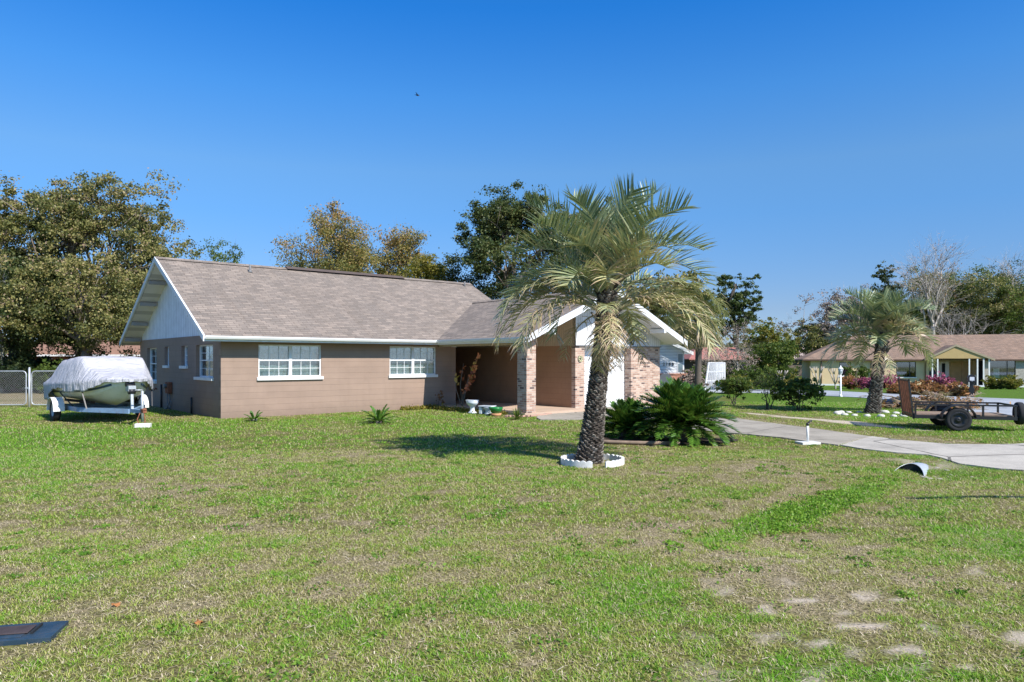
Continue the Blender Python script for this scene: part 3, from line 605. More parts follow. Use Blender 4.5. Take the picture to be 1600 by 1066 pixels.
# --- left live oak and its neighbours beyond the fence
OAK = tree("live_oak", "huge olive brown live oak behind the covered boat, reaching over the gable", "tree", -28.0, 47, 14.3, 7.9, .16, 6.5, .105, 100000, L_oak, m_bark, .5, 3, 105, 1.35, .4, tb=.42, group="trees along the back of the lots")
OAK2 = tree("live_oak", "mossy live oak cut by the left edge of the photo behind the wire gate", "tree", -35.8, 46, 13.9, 6.2, .20, 6, .105, 62000, L_oak, m_bark, .45, 11, 75, 1.3, .45, tb=.4, group="trees along the back of the lots")
tree("live_oak", "lower olive oak beside the gable eave, its boughs hanging behind the boat", "tree", -24.6, 41.5, 7.9, 5.4, .24, 4.5, .095, 45000, L_oak, m_bark, .28, 29, 60, 1.2, .4, tb=.4, group="trees along the back of the lots")
tree("live_oak", "low shaded oak with hanging moss at the left edge above the wire gate", "tree", X(22, 42), 42, 8.6, 4.6, .12, 4, .09, 42000, L_ev2, m_bdark, .35, 37, 60, 1.1, .4, tb=.4, group="trees along the back of the lots")
rs = np.random.RandomState(5); C = []; 
for k in range(150):
    ox, oy = (rs.uniform(-3.5, 7.5), rs.uniform(-7.5, 1)); z1 = rs.uniform(2.2, 8.0); ln = rs.uniform(.8, 2.6); N = 75
    tt = rs.rand(N); C.append(np.stack([ox + rs.normal(size=N) * .13 * (1 - tt), oy + rs.normal(size=N) * .13 * (1 - tt), z1 - ln * tt], 1))
C = np.concatenate(C); N = len(C); a = np.stack([rs.normal(size=N) * .05, rs.normal(size=N) * .05, -rs.uniform(.1, .3, N)], 1); s_ = rs.normal(size=(N, 3)) * np.array([1, 1, .1]); s_ /= np.linalg.norm(s_, axis=1)[:, None]; s_ *= .022
V = np.empty((N, 4, 3)); V[:, 0] = C - s_; V[:, 1] = C + s_; V[:, 2] = C + a + s_ * .3; V[:, 3] = C + a - s_ * .3
mo = np_mesh("spanish_moss", V.reshape(-1, 3), np.arange(4 * N).reshape(N, 4), m_moss, OAK2, np.repeat(rs.rand(N), 4))
tree("shade_tree", "sparse pale green tree just showing above the left end of the ridge", "tree", X(338, 62), 62, 12.3, 2.9, .45, None, .10, 5200, L_green, m_bark, .14, 8, 22, .9, .5, twig=1)
tree("maple_tree", "rounded orange and green tree above the middle of the ridge", "tree", X(518, 58), 58, 14.3, 3.9, .30, None, .10, 42000, L_fall, m_bark, .2, 14, 85, .85, .35, twig=2, soft=.16, group="trees along the back of the lots")
tree("maple_tree", "smaller thin leaved orange tree between the orange tree and the yellow green one", "tree", X(628, 60), 60, 13.0, 2.5, .35, None, .10, 17000, L_fall, m_bark, .16, 21, 50, .75, .35, twig=2, soft=.14, group="trees along the back of the lots", shape=1)
tree("shade_tree", "low yellow green tree touching the right end of the ridge", "tree", X(672, 56), 56, 10.4, 2.5, .35, None, .10, 22000, L_yg, m_bark, .16, 31, 40, .85, .35, soft=.12)
tree("shade_tree", "dark rounded tree between the yellow green tree and the tall oak", "tree", X(712, 57), 57, 11.0, 2.1, .3, None, .10, 16000, L_ev2, m_bark, .16, 41, 36, .8, .35, soft=.1)
tree("shade_tree", "olive tree low behind the right end of the ridge", "tree", X(600, 66), 66, 10.6, 3.0, .35, None, .10, 12000, L_yg, m_bark, .16, 43, 30, .9, .4)
tree("live_oak", "tall dark green oak behind the left side of the tall palm", "tree", X(805, 53), 53, 15.0, 4.7, .30, None, .11, 60000, L_ev2, m_bark, .38, 52, 70, 1.15, .45, tb=.45)
tree("live_oak", "olive oak hidden behind the middle of the tall palm crown", "tree", X(915, 58), 58, 14.8, 4.3, .25, None, .11, 36000, L_oak, m_bark, .33, 57, 50, 1.2, .5, tb=.45)
tree("live_oak", "broad olive tree behind the right half of the palm and the garage roof", "tree", X(1035, 56), 56, 9.3, 4.6, .2, None, .15, 20000, L_oak, m_bark, .3, 63, 50, 1.1, .4)
# --- middle distance right of the house
tree("pine_tree", "tall pine with tufted dark crown right of the tall palm", "tree", X(1150, 72), 72, 11.4, 3.1, .28, None, .10, 17000, L_pine, m_bdark, .2, 71, 58, .55, .15, tb=1.15, flat=.4, shape=1, lng=2.6)
tree("bare_shrub", "grey leafless tree in front of the pine", "tree", X(1152, 55), 55, 5.6, 2.0, .2, None, .07, 1500, L_twig, m_barkp, .07, 77, 42, .6, .3, twig=4)
tree("bare_shrub", "reddish grey leafless shrub below the red roof", "shrub", X(1118, 50), 50, 3.3, 1.9, .1, None, .06, 1500, L_twig, m_barkp, .05, 78, 40, .5, .3, twig=3, stems=3)
tree("bare_shrub", "small grey leafless shrub left of the light green tree", "shrub", X(1172, 52), 52, 3.2, 1.2, .15, None, .06, 700, L_twig, m_barkp, .05, 79, 24, .45, .3, twig=3, stems=3)
tree("shade_tree", "feathery light green tree left of the gap in the treeline", "tree", X(1203, 56), 56, 5.3, 1.9, .12, None, .10, 11000, L_yg, m_bark, .1, 83, 34, .65, .3)
tree("shade_tree", "dark green tree between the pine and the light green tree", "tree", X(1186, 68), 68, 5.9, 2.3, .15, None, .12, 8000, L_green, m_bark, .1, 84, 30, .75, .3)
tree("shade_tree", "small rounded green tree behind the bare stemmed shrub", "tree", X(1215, 49), 49, 3.6, 1.45, .22, None, .08, 9000, L_green, m_bark, .09, 86, 28, .5, .2)
tree("bare_tree", "faint leafless tree in the gap of the treeline", "tree", X(1227, 95), 95, 7.2, 2.2, .3, None, .07, 0, L_twig, m_barkp, .13, 88, 26, .8, .3, twig=3)
tree("brush_tree", "broad grey brown thicket tree left of the smaller palm", "tree", X(1312, 82), 82, 10.2, 5.6, .12, None, .12, 30000, L_twig, m_barkp, .2, 91, 75, 1.2, .3, twig=2)
tree("brush_tree", "olive tree at the foot of the grey thicket, above the far roof", "tree", X(1268, 80), 80, 6.8, 3.4, .12, None, .12, 15000, L_oak, m_bark, .15, 93, 34, .9, .3)
tree("shade_tree", "slim dark leaved tree directly above the smaller palm", "tree", X(1382, 84), 84, 14.0, 2.0, .45, None, .17, 2400, L_dark, m_bdark, .15, 95, 18, .8, .4, twig=1)
tree("bare_tree", "tall white limbed leafless tree above the smaller palm", "tree", X(1457, 80), 80, 16.2, 4.2, .32, None, .10, 500, L_rust, m_barkp, .24, 97, 60, 1.3, .35, twig=5, tb=.55)
tree("bare_tree", "white limbed leafless tree top at the right edge", "tree", X(1572, 86), 86, 15.8, 3.4, .4, None, .1, 0, L_twig, m_barkp, .2, 99, 36, 1.2, .3, twig=4, tb=.6)
tree("fallen_limb_tree", "spreading pale grey bare branches low behind the brown roof", "tree", X(1492, 73), 73, 7.6, 4.6, .25, None, .07, 0, L_twig, m_barkp, .17, 101, 44, 1.0, .3, twig=4)
for k, (px, D, h, r, mm, lab) in enumerate([(1445, 88, 12.5, 4.6, L_oak, "olive tree behind the white leafless tree"), (1522, 86, 12.4, 4.4, L_green, "bright green tree behind the brown roof, left of the edge"), (1592, 88, 13.4, 5.2, L_dark, "dark evergreen at the right edge behind the brown roof"),
        (1490, 92, 12.2, 4.8, L_dark, "dark tree filling the back of the wood behind the brown roof"), (1560, 82, 11.6, 4.0, L_oak, "rust and olive tree among the dark ones at the right"), (1625, 80, 10.5, 5.0, L_green, "green tree cut by the right edge behind the brown roof"), (1410, 90, 9.5, 3.8, L_green, "low green tree right behind the smaller palm")]):
    tree("wood_tree", lab, "tree", X(px, D), D, h * 1.1, r * 1.1, .1, None, .13, 24000, mm, m_bark, .25, 120 + k, 60, 1.25, .35, soft=.08, group="trees of the wood behind the brown roof")
# far woods as one mass
rs = np.random.RandomState(77); C = []; t_ = []
for k in range(420):
    ang = rs.uniform(-.85, .85); D = rs.uniform(125, 165); x = D * math.tan(ang); h = (4.2 + 2.8 * vnoise(np.array([ang * 14]), np.array([3.]))[0]) * (1 if ang > .08 or ang < -.3 else 1.2)
    N = 130; q = rs.normal(size=(N, 3)) * np.array([2.6, 2, h * .26]) + np.array([x, D, h * .45]); q[:, 2] = np.clip(q[:, 2], -.4, h); C.append(q); t_.append(np.clip(rs.normal(.5, .2, N) + rs.uniform(-.25, .2), 0, 1))
tag(leaves("distant_woods", np.concatenate(C), .7, np.concatenate(t_), L_oak, None, rs), "low hazy olive woodland along the horizon", "woodland", kind="stuff")

# --- shrubs
def shrub(label, px, D, h, r, m, n=5000, leaf=.05, seed=1, name="shrub", cat="shrub", base=.1, stems=3, cl=26, twig=0, group=None, bark=None, tr=.02, cr=.25, fill=.3):
    return tree(name, label, cat, X(px, D), D, h, r, base, None, leaf, n, m, bark or m_bark, tr, seed, cl, cr, fill, twig=twig, stems=stems, group=group)
shrub("rounded green shrub with rusty tips, leftmost of the three on the verge", 1146, 29.3, 1.3, .62, L_green, 4200, .055, 201, twig=2, group="shrubs on the verge beside the driveway", base=.25)
shrub("multi stemmed nearly bare shrub, middle one of the three on the verge", 1201, 27.5, 1.35, .62, L_green, 420, .06, 202, twig=3, group="shrubs on the verge beside the driveway", base=.45, bark=m_bdark, cl=16, tr=.028)
shrub("wide dark shrub with small leaves, rightmost of the three on the verge", 1247, 27.3, 1.3, 1.05, L_green, 5600, .06, 203, twig=3, group="shrubs on the verge beside the driveway", base=.15, bark=m_bdark, cl=34, tr=.022)
rs = np.random.RandomState(14)
for k, (px, D, h, r, mm, lab) in enumerate([(1084, 47, 1.5, .8, L_green, "green hedge shrub right of the white house wall"), (1122, 60, 2.0, 2.0, L_green, "long green hedge shrub behind the white slatted swing frame"), (1152, 58, 1.9, 1.7, L_dark, "dark hedge shrub right of the white swing frame"),
        (1178, 44, 1.5, 1.25, L_green, "green hedge shrub behind the leftmost verge shrub"), (1192, 50, 1.8, 1.3, L_dark, "dark green hedge shrub beneath the light green tree"), (1080, 43, 1.1, .9, L_twig, "greyish brown shrub at the corner of the white house"),
        (1232, 62, 1.9, 1.7, L_dark, "dark rounded bush left of the yellow house"), (1238, 46, .7, .8, L_yg, "low yellow green bush left of the yellow house"), (1147, 40, .9, .6, L_yg, "small bright green bush in front of the hedge")]):
    shrub(lab, px, D, h, r, mm, 4500, .075, 220 + k, "hedge_shrub", group="hedge shrubs beside the white house", cr=.35, base=.02)
for k, (px, D, h, r, mm, lab, nm) in enumerate([(1362, 47.5, .9, .95, L_pink, "deep pink azalea left of the smaller palm trunk", "azalea_bush"), (1389, 47, 1.0, 1.1, L_pink, "bright pink azalea right of the smaller palm trunk", "azalea_bush"), (1470, 45, .95, .8, L_pink, "dark pink azalea in front of the yellow house door", "azalea_bush"),
        (1414, 40, .5, 1.1, L_rust, "low rust coloured shrub above the black bags", "rust_shrub"), (1328, 50, .9, .8, L_rust, "small brown bush below the dark window of the yellow house", "rust_shrub"), (1440, 39, .55, .9, L_rust, "orange brown shrub behind the rusty ramp", "rust_shrub"), (1500, 37.5, .4, .8, L_rust, "low orange ground shrub left of the black mailbox", "rust_shrub"), (1338, 55, 2.1, .9, L_green, "thin green shrub against the yellow wall", "shrub"),
        (1556, 50, .8, .7, L_yg, "small yellow green plant under the picture window", "shrub"), (1582, 49, .8, .6, L_yg, "second small plant under the picture window, nearer the edge", "shrub")]):
    shrub(lab, px, D, h, r, mm, 5200, .07, 250 + k, nm, group="azaleas" if nm == "azalea_bush" else None, cr=.3, base=.02)
for k, (px, D, h, r, lab) in enumerate([(10, 42, 2.4, 2.4, "dark undergrowth bush behind the wire gate"), (60, 44, 2.2, 2.6, "dark undergrowth bush behind the gate post"), (100, 41, 1.7, 1.8, "green bush above the left end of the boat cover"), (-30, 40, 2.4, 2.2, "dark undergrowth bush at the left edge"), (150, 45, 1.6, 2.4, "dark bush hidden behind the boat cover"), (212, 44, 2.0, 1.9, "grey green bush under the eave of the gable")]):
    shrub(lab, px, D, h, r, L_dark if k != 2 else L_green, 8000, .10, 280 + k, "undergrowth_bush", group="undergrowth behind the wire fence", cr=.5, base=.0)
# pruned crepe myrtles
def myrtle(label, px, D, h, seed):
    rs = np.random.RandomState(seed); x = X(px, D); t = MB(); t.tube([(0, 0, -.2), (.02, 0, .25), (0, .02, .4)], [.07, .06, .055], 7)
    for k in range(5):
        a = k * 1.256 + .3; p = Vector((math.cos(a) * .32 * h / 1.7, math.sin(a) * .32 * h / 1.7, h * .68)); t.tube([(0, 0, .35), p * .55 + Vector((0, 0, .1)), p], [.045, .035, .03], 6)
        for j in range(3): e = p + Vector((math.cos(a + (j - 1) * .8) * .22, math.sin(a + (j - 1) * .8) * .22, h * .28)); t.tube([p, (p + e) / 2 + Vector((0, 0, .03)), e], [.028, .022, .016], 5)
    tag(t.build("pruned_crepe_myrtle", m_barkp, None, (x, D, gzf(x, D))), label, "shrub", "hard pruned crepe myrtles")
myrtle("hard pruned white stemmed crepe myrtle at the left corner of the yellow house", 1277, 54, 1.75, 1)
myrtle("hard pruned crepe myrtle behind the white lamp post", 1305, 53, 1.6, 2)
myrtle("hard pruned crepe myrtle among the verge shrubs, far behind them", 1221, 47, 1.3, 3)

# ------------------------------------------------------------------ palms
L_palm = leafmat("palm_leaflets", [(0, (.08, .135, .07)), (.22, (.20, .265, .14)), (.42, (.38, .42, .24)), (.6, (.50, .46, .22)), (.78, (.50, .38, .24)), (1, (.36, .25, .18))], .2, .36, .5)
L_cyc = leafmat("cycad_leaflets", [(0, (.02, .06, .012)), (.45, (.10, .22, .028)), (.75, (.10, .20, .025)), (1, (.34, .32, .07))], .2, .25, .6)
L_cab = leafmat("cabbage_palm_leaves", [(0, (.05, .08, .02)), (.5, (.14, .15, .04)), (1, (.40, .30, .17))], .2, .5)

def frond_mesh(rs, az, el0, length, droop, nl=46, ll=.5, lw=.028, vee=.45, dead=0.0, droopl=.5, start=.14, roll=0, segs=14, tip=1.0, fwd=.55):
    """arching feather leaf; returns quads: V (m,3), F (k,4), tint"""
    V = []; Fq = []; T = []
    pts = [np.zeros(3)]; dirs = []
    hz = np.array([math.cos(az), math.sin(az), 0]); sd = np.array([-math.sin(az), math.cos(az), 0]); cur = rs.normal() * .25
    for i in range(segs + 1):
        t = i / segs; e = el0 - droop * t ** 1.25; h2 = hz * math.cos(cur * t) + sd * math.sin(cur * t)
        d = h2 * math.cos(e) + np.array([0, 0, math.sin(e)]); dirs.append(d)
        if i < segs: pts.append(pts[-1] + d * length / segs)
    pts = np.array(pts); dirs = np.array(dirs)
    def quadstrip(P, S, tints):
        b0 = len(V)
        for p, s_ in zip(P, S): V.append(p - s_); V.append(p + s_)
        for t in tints: T.extend([t, t])
        for i in range(len(P) - 1): Fq.append((b0 + 2 * i, b0 + 2 * i + 1, b0 + 2 * i + 3, b0 + 2 * i + 2))
    # rachis: two crossed tapering strips
    rr = np.linspace(.022, .004, segs + 1) * (length / 2) ** .3
    sides = np.cross(dirs, [0, 0, 1]); sides /= np.linalg.norm(sides, axis=1)[:, None] + 1e-9; ups = np.cross(sides, dirs)
    quadstrip(pts, sides * rr[:, None], [.52 + .3 * dead] * (segs + 1)); quadstrip(pts, ups * rr[:, None], [.5 + .3 * dead] * (segs + 1))
    cr_, sr_ = math.cos(roll), math.sin(roll)
    for k in range(nl):
        t = start + (1 - start) * (k + .5) / nl; j = t * segs; i = min(segs - 1, int(j)); f = j - i
        p = pts[i] * (1 - f) + pts[i + 1] * f; d = dirs[i]; s0 = sides[i] * cr_ + ups[i] * sr_; u0 = ups[i] * cr_ - sides[i] * sr_
        L_ = ll * (math.sin(math.pi * (.12 + .80 * (t - start) / (1 - start))) ** .6) * rs.uniform(.85, 1.1)
        for sg in (-1, 1):
            if dead > .6 and rs.rand() < .25: continue
            v = sg * s0 * 1.0 + u0 * vee * rs.uniform(.7, 1.3) + d * (fwd + .5 * t) + rs.normal(size=3) * (.08 + .22 * min(1, dead)); v /= np.linalg.norm(v)
            ns = 3; q = p.copy(); Q = [q.copy()]; dl = v.copy()
            for m_ in range(ns):
                q = q + dl * L_ / ns; Q.append(q.copy()); dl = dl + np.array([0, 0, -1]) * droopl * (.25 + .3 * m_); dl /= np.linalg.norm(dl)
            wd = np.cross(v, np.cross(d, v) + 1e-6); wd = np.cross(v, rs.normal(size=3) * .25 + u0); wd /= np.linalg.norm(wd) + 1e-9
            W = [lw * .4, lw * .5, lw * .36, lw * .05]; base = rs.normal(.20, .15) * (1 - dead) + dead * rs.uniform(.6, 1)
            quadstrip(Q, [wd * w_ for w_ in W], [np.clip(base, 0, 1), np.clip(base, 0, 1), np.clip(base + .06 + .2 * dead, 0, 1), np.clip(base + (.25 + .7 * min(1, dead * 2.5)) * rs.rand(), 0, 1)])
    return V, Fq, T
def add_frond(name, parent, origin, m, *a, **k):
    V, Fq, T = frond_mesh(*a, **k); o = np_mesh(name, np.array(V) + np.array(origin), Fq, m, parent, T); return o
def boots(mb, rs, path, rad, n, size, out=.6):
    """persistent leaf bases spiralling up a palm trunk"""
    N = len(path) - 1
    for k in range(n):
        t = (k + .5) / n; a = k * 2.39996; j = t * N; i = min(N - 1, int(j)); f = j - i; c = path[i] * (1 - f) + path[i + 1] * f; r = rad[i] * (1 - f) + rad[i + 1] * f
        o = Vector((math.cos(a), math.sin(a), 0)); s = Vector((-math.sin(a), math.cos(a), 0)); u = Vector((0, 0, 1)); z = size * rs.uniform(.7, 1.25); w_ = z * rs.uniform(.8, 1.15)
        b0 = c + o * r * .88; tip = c + o * (r + z * out * rs.uniform(.5, 1.1)) + u * z * rs.uniform(.35, .7) + s * rs.normal() * .012
        mb.tint = rs.rand()
        V = [b0 - s * w_ * .62 - u * z * .38, b0 + s * w_ * .62 - u * z * .38, b0 + s * w_ * .5 + u * z * .22, b0 - s * w_ * .5 + u * z * .22, tip - s * w_ * .34, tip + s * w_ * .34, tip + s * w_ * .26 + u * z * .16 - o * z * .12, tip - s * w_ * .26 + u * z * .16 - o * z * .12]
        mb.add(V, [(0, 1, 5, 4), (1, 2, 6, 5), (2, 3, 7, 6), (3, 0, 4, 7), (4, 5, 6, 7)])
def barkmat(name, a, c, d):
    b = NB(name); at = b.n("ShaderNodeAttribute", attribute_name="tint"); n = b.noise(b.tc.outputs["Object"], 28, 6, .7)
    col = b.ramp(b.math('ADD', b.math('MULTIPLY', at.outputs["Fac"], .55), b.math('MULTIPLY', n, .5)), [(.25, a), (.55, c), (.85, d)]); return b.done(b.bsdf(col, .95, .15, 0, n, .8, .02))
m_boot = barkmat("palm_boots", (.04, .032, .027), (.14, .115, .095), (.38, .34, .295))
def pindo(name, label, px, py, seed, height, tr0, tr1, lean, nf, fl, ll, skirt, group, rmul=1.0, nl=46):
    rs = np.random.RandomState(seed); x, y = G(px, py); R = thing(name, label, "palm tree", (x, y, gzf(x, y)), 0, group)
    n = 7; path = [Vector((lean[0] * (i / n) ** .85, lean[1] * (i / n), -.1 + (height + .1) * i / n)) for i in range(n + 1)]; rad = [tr1 + (tr0 - tr1) * (1 - i / n) ** 3.2 for i in range(n + 1)]; rad[0] *= 1.1; rad[-1] *= 1.12; rad[-2] *= 1.05
    t = MB(); t.tint = .15; t.tube(path, [r * .93 for r in rad], 14); boots(t, rs, path, rad, int(400 * height), .054 * rmul, .36)
    for k in range(26):   # longer cut stubs below the crown
        a = k * 2.4 + .5; c = path[-1] - Vector((0, 0, rs.uniform(.05, .75))); d = Vector((math.cos(a), math.sin(a), .9 + rs.rand() * .7)).normalized(); t.tint = rs.uniform(.2, .9)
        t.bar(c + d * .08, c + d * rs.uniform(.28, .46), .075 * rmul, .025, (0, 0, 1))
    t.build("trunk", m_boot, R, tint=True)
    top = np.array(path[-1]); GA = 2.39996
    for k in range(nf):
        u = (k + .5) / nf; az = k * GA + rs.normal() * .12; el = math.radians(88 - 66 * u + rs.normal() * 7); L_ = fl * (.96 + .12 * math.sin(math.pi * min(1, u * 1.1))) * rs.uniform(.92, 1.08)
        dr = math.radians(66 + 62 * u + rs.normal() * 14); dead = 0 if u < .35 else (u - .35) * 1.0 * rs.uniform(.2, 1.7)
        if u > .4 and math.sin(az) < -.35: el += .55; L_ *= .66
        add_frond("frond", R, top + np.array([math.cos(az), math.sin(az), 0]) * .06 + np.array([0, 0, -.28 * u + .1]), L_palm, rs, az, el, L_, dr, nl=nl, ll=ll * rs.uniform(.9, 1.1), lw=.030 * rmul, vee=.85 - .25 * u, dead=min(.7, dead), droopl=.06 + .50 * u ** 1.5, fwd=.55, roll=rs.normal() * .25)
    for k, (az, el, L_, dd, *dp) in enumerate(skirt):
        add_frond("dead_frond", R, top + np.array([math.cos(az) * .12, math.sin(az) * .12, -.35]), L_palm, rs, az, math.radians(el), L_, math.radians(dp[0] if dp else 70), nl=int(nl * (.9 if dp else .6)), ll=ll * (.95 if dp else .6), lw=(.028 if dp else .018) * rmul, vee=.2, dead=dd, droopl=.9 if dp else 1.2)
    return R
A = math.pi
pindo("pindo_palm", "tall grey green feather palm with dead skirt in front of the garage", 918, 722, 4, 3.15, .265, .155, (.36, -.05), 36, 2.05, .64,
      [(-A * .50, -35, .85, .75), (-A * .62, -45, 1.0, .85), (-A * .40, -50, .8, .9), (-A * .55, 25, .8, .45), (-A * .58, -62, 1.15, .95), (-A * .7, -55, 1.2, .8), (-A * .3, -60, 1.1, .9), (A * 1.0, 30, 2.4, .5, 118), (A * .93, 38, 2.4, .75, 120), (A * 1.10, 22, 2.2, .7, 110), (A * 1.05, 45, 2.3, .35, 120), (-A * .05, 30, 2.4, .5, 118), (A * .06, 36, 2.5, .55, 120), (-A * .14, 22, 2.3, .6, 110), (-A * .02, 46, 2.5, .25, 120), (-A * .85, 20, 2.1, .6, 105), (A * .3, -10, 1.6, .8), (A * .7, -10, 1.5, .85)], "feather palms in the front yards")
pindo("pindo_palm", "shorter silvery feather palm in a ring of white stones near the black trailer", 1362, 646, 9, 2.6, .27, .18, (.42, .1), 42, 1.95, .60,
      [(A * 1.0, 25, 2.1, .4, 110), (A * .9, 35, 2.2, .3, 110), (-A * .5, -40, 1.2, .7), (0, 25, 2.1, .4, 110), (A * .1, 35, 2.2, .3, 110), (-A * .7, -20, 1.3, .8), (A * .95, -30, 1.5, .85)], "feather palms in the front yards", 1.3, 40)
# scalloped white ring and the stone ring
rx0, ry0 = G(924, 724); R_ = .58; ring = MB(); ns = 30
for k in range(ns):
    a0 = 2 * math.pi * k / ns; 
    if k in (22, 23) : continue
    aa = [a0 + 2 * math.pi / ns * j / 6 for j in range(7)]; hs_ = [.10 + .025 * math.sin(math.pi * j / 6) for j in range(7)]
    if k in (6, 15): aa = aa[:-1]; hs_ = hs_[:-1]
    V = []
    for a, h in zip(aa, hs_):
        for r in (R_ - .045, R_): V += [(r * math.cos(a), r * math.sin(a) * .98, -.06), (r * math.cos(a), r * math.sin(a) * .98, h)]
    Fs = []
    for j in range(len(aa) - 1): b0 = 4 * j; Fs += [(b0 + 2, b0 + 6, b0 + 7, b0 + 3), (b0 + 1, b0 + 3, b0 + 7, b0 + 5), (b0, b0 + 1, b0 + 5, b0 + 4)]
    b1 = 4 * (len(aa) - 1); Fs += [(0, 2, 3, 1), (b1, b1 + 1, b1 + 3, b1 + 2)]; ring.add(V, Fs)
tag(ring.build("edging_ring", mat("painted_edging", (.74, .73, .70), .75, .08, 5, dirt=.5, dirtc=(.35, .28, .2)), None, (rx0 + .02, ry0, gzf(rx0, ry0))), "white scalloped concrete ring around the foot of the tall palm", "garden edging")
m_stone = mat("painted_stones", (.62, .60, .55), .85, .2, 4, dirt=.5)
rs = np.random.RandomState(3); px_, py_ = G(1364, 648); 
for k in range(17):
    a = 2 * math.pi * k / 17 + .1; s_ = rs.uniform(.09, .15); st = MB(); st.lathe([(.3, 0), (.9, .12), (1, .45), (.75, .8), (.3, .95)], n=7); o = st.build("ring_stone", m_stone, None, (px_ + 1.15 * math.cos(a), py_ + .95 * math.sin(a), gzf(px_, py_) - .03), rs.rand() * 6); o.scale = (s_ * 1.25, s_, s_)
    tag(o, "white painted stone in the ring around the shorter palm", "stone", "white stones ringing the shorter palm")
# cabbage palm behind the garage
def cabbage(label, px, D, h, seed):
    rs = np.random.RandomState(seed); x = X(px, D); R = thing("cabbage_palm", label, "palm tree", (x, D, gzf(x, D)))
    t = MB(); path = [Vector((.1 * i / 5, 0, -.2 + (h + .2) * i / 5)) for i in range(6)]; rad = [.22, .19, .18, .18, .2, .24]; t.tube(path, rad, 10); boots(t, rs, path[3:], rad[3:], 60, .16, .8); t.build("trunk", m_boot, R, tint=True)
    V = []; Fq = []; T = []
    for k in range(46):
        u = (k + .5) / 46; az = k * 2.4; el = math.radians(75 - 150 * u); pl = 1.0 * rs.uniform(.8, 1.1); dead = max(0, (u - .6) * 2.2)
        d = np.array([math.cos(az) * math.cos(el), math.sin(az) * math.cos(el), math.sin(el)]); o = np.array([0, 0, h]) ; c = o + d * pl; sd = np.array([-math.sin(az), math.cos(az), 0]); up = np.cross(sd, d) * -1
        for j in range(26):
            ph = (j - 12.5) / 13 * 1.9; v = d * math.cos(ph) + sd * math.sin(ph) + np.array([0, 0, -.15]); v /= np.linalg.norm(v); L_ = .95 * (1 - .25 * abs(ph) / 1.9) * rs.uniform(.85, 1.05)
            w_ = np.cross(v, up) * .022; q1 = c + v * L_ * .6; q2 = q1 + (v + np.array([0, 0, -.9])) * L_ * .32; b0 = len(V)
            for p, s in ((c, .3), (q1, 1), (q2, .1)): V.append(p - w_ * s); V.append(p + w_ * s); tt = min(1, max(0, .35 + dead * .7 + rs.normal() * .1)); T.extend([tt, tt])
            Fq += [(b0, b0 + 1, b0 + 3, b0 + 2), (b0 + 2, b0 + 3, b0 + 5, b0 + 4)]
        b0 = len(V); w_ = sd * .02; V += [o - w_, o + w_, c - w_ * .6, c + w_ * .6]; T += [.5] * 4; Fq.append((b0, b0 + 1, b0 + 3, b0 + 2))
    np_mesh("fan_leaves", V, Fq, L_cab, R, T)
cabbage("fan leaved cabbage palm with a tan skirt behind the white house corner", 1090, 41, 4.2, 1)
cabbage("second fan leaved cabbage palm behind the garage roof, left of the first", 1052, 46, 5.0, 2)

# sago palms
def sago(label, px, py, seed, r, nf, h0=.3, ll=.16, trunk=.18, up=1.0, nl=44, tint=0, name="sago_palm", group="sago palms in the front yard"):
    rs = np.random.RandomState(seed); x, y = G(px, py); R = thing(name, label, "sago palm", (x, y, gzf(x, y)), 0, group)
    t = MB(); path = [Vector((0, 0, -.1)), Vector((0, 0, h0 * .5)), Vector((0, 0, h0))]; t.tube(path, [trunk, trunk * 1.1, trunk * .8], 12); boots(t, rs, path, [trunk, trunk * 1.1, trunk * .8], int(60 * trunk / .15), .07, .5); t.build("trunk", m_boot, R, tint=True)
    VV = []; FF = []; TT = []
    for k in range(nf):
        u = (k + .5) / nf; az = k * 2.39996 + rs.normal() * .1; el = math.radians((80 - 82 * u) * up + rs.normal() * 4); L_ = r * rs.uniform(.82, 1.1) * (.80 + .2 * u)
        V, Fq, T = frond_mesh(rs, az, el, L_, math.radians(22 + 38 * u), nl=nl, ll=ll * (r ** .3), lw=.026 * (r ** .2), vee=.45, droopl=.05, start=.10, segs=10, fwd=.75)
        T = np.array(T) * 1.0 + .05 + (.55 * max(0, u - .78) * 4 * rs.rand() if nf > 30 else tint); b0 = len(VV); VV += list(np.array(V) + np.array([math.cos(az) * .04, math.sin(az) * .04, h0])); TT += list(np.clip(T, 0, 1)); FF += [tuple(i + b0 for i in f) for f in Fq]
    np_mesh("fronds", VV, FF, L_cyc, R, TT); return R
sago("big dark green sago palm, the largest, right of the tall palm trunk", 1066, 690, 1, 1.24, 130, .42, .24, .2)
sago("medium sago palm squeezed between the big one and the tall palm trunk", 980, 684, 2, .92, 80, .22, .21, .16)
sago("small sago palm below the right front window", 592, 662, 3, .62, 15, .05, .13, .07, .95, 30, .1)
sago("tiny sago palm below the left front window", 397, 658, 4, .42, 11, .03, .10, .05, 1.0, 24, .1)
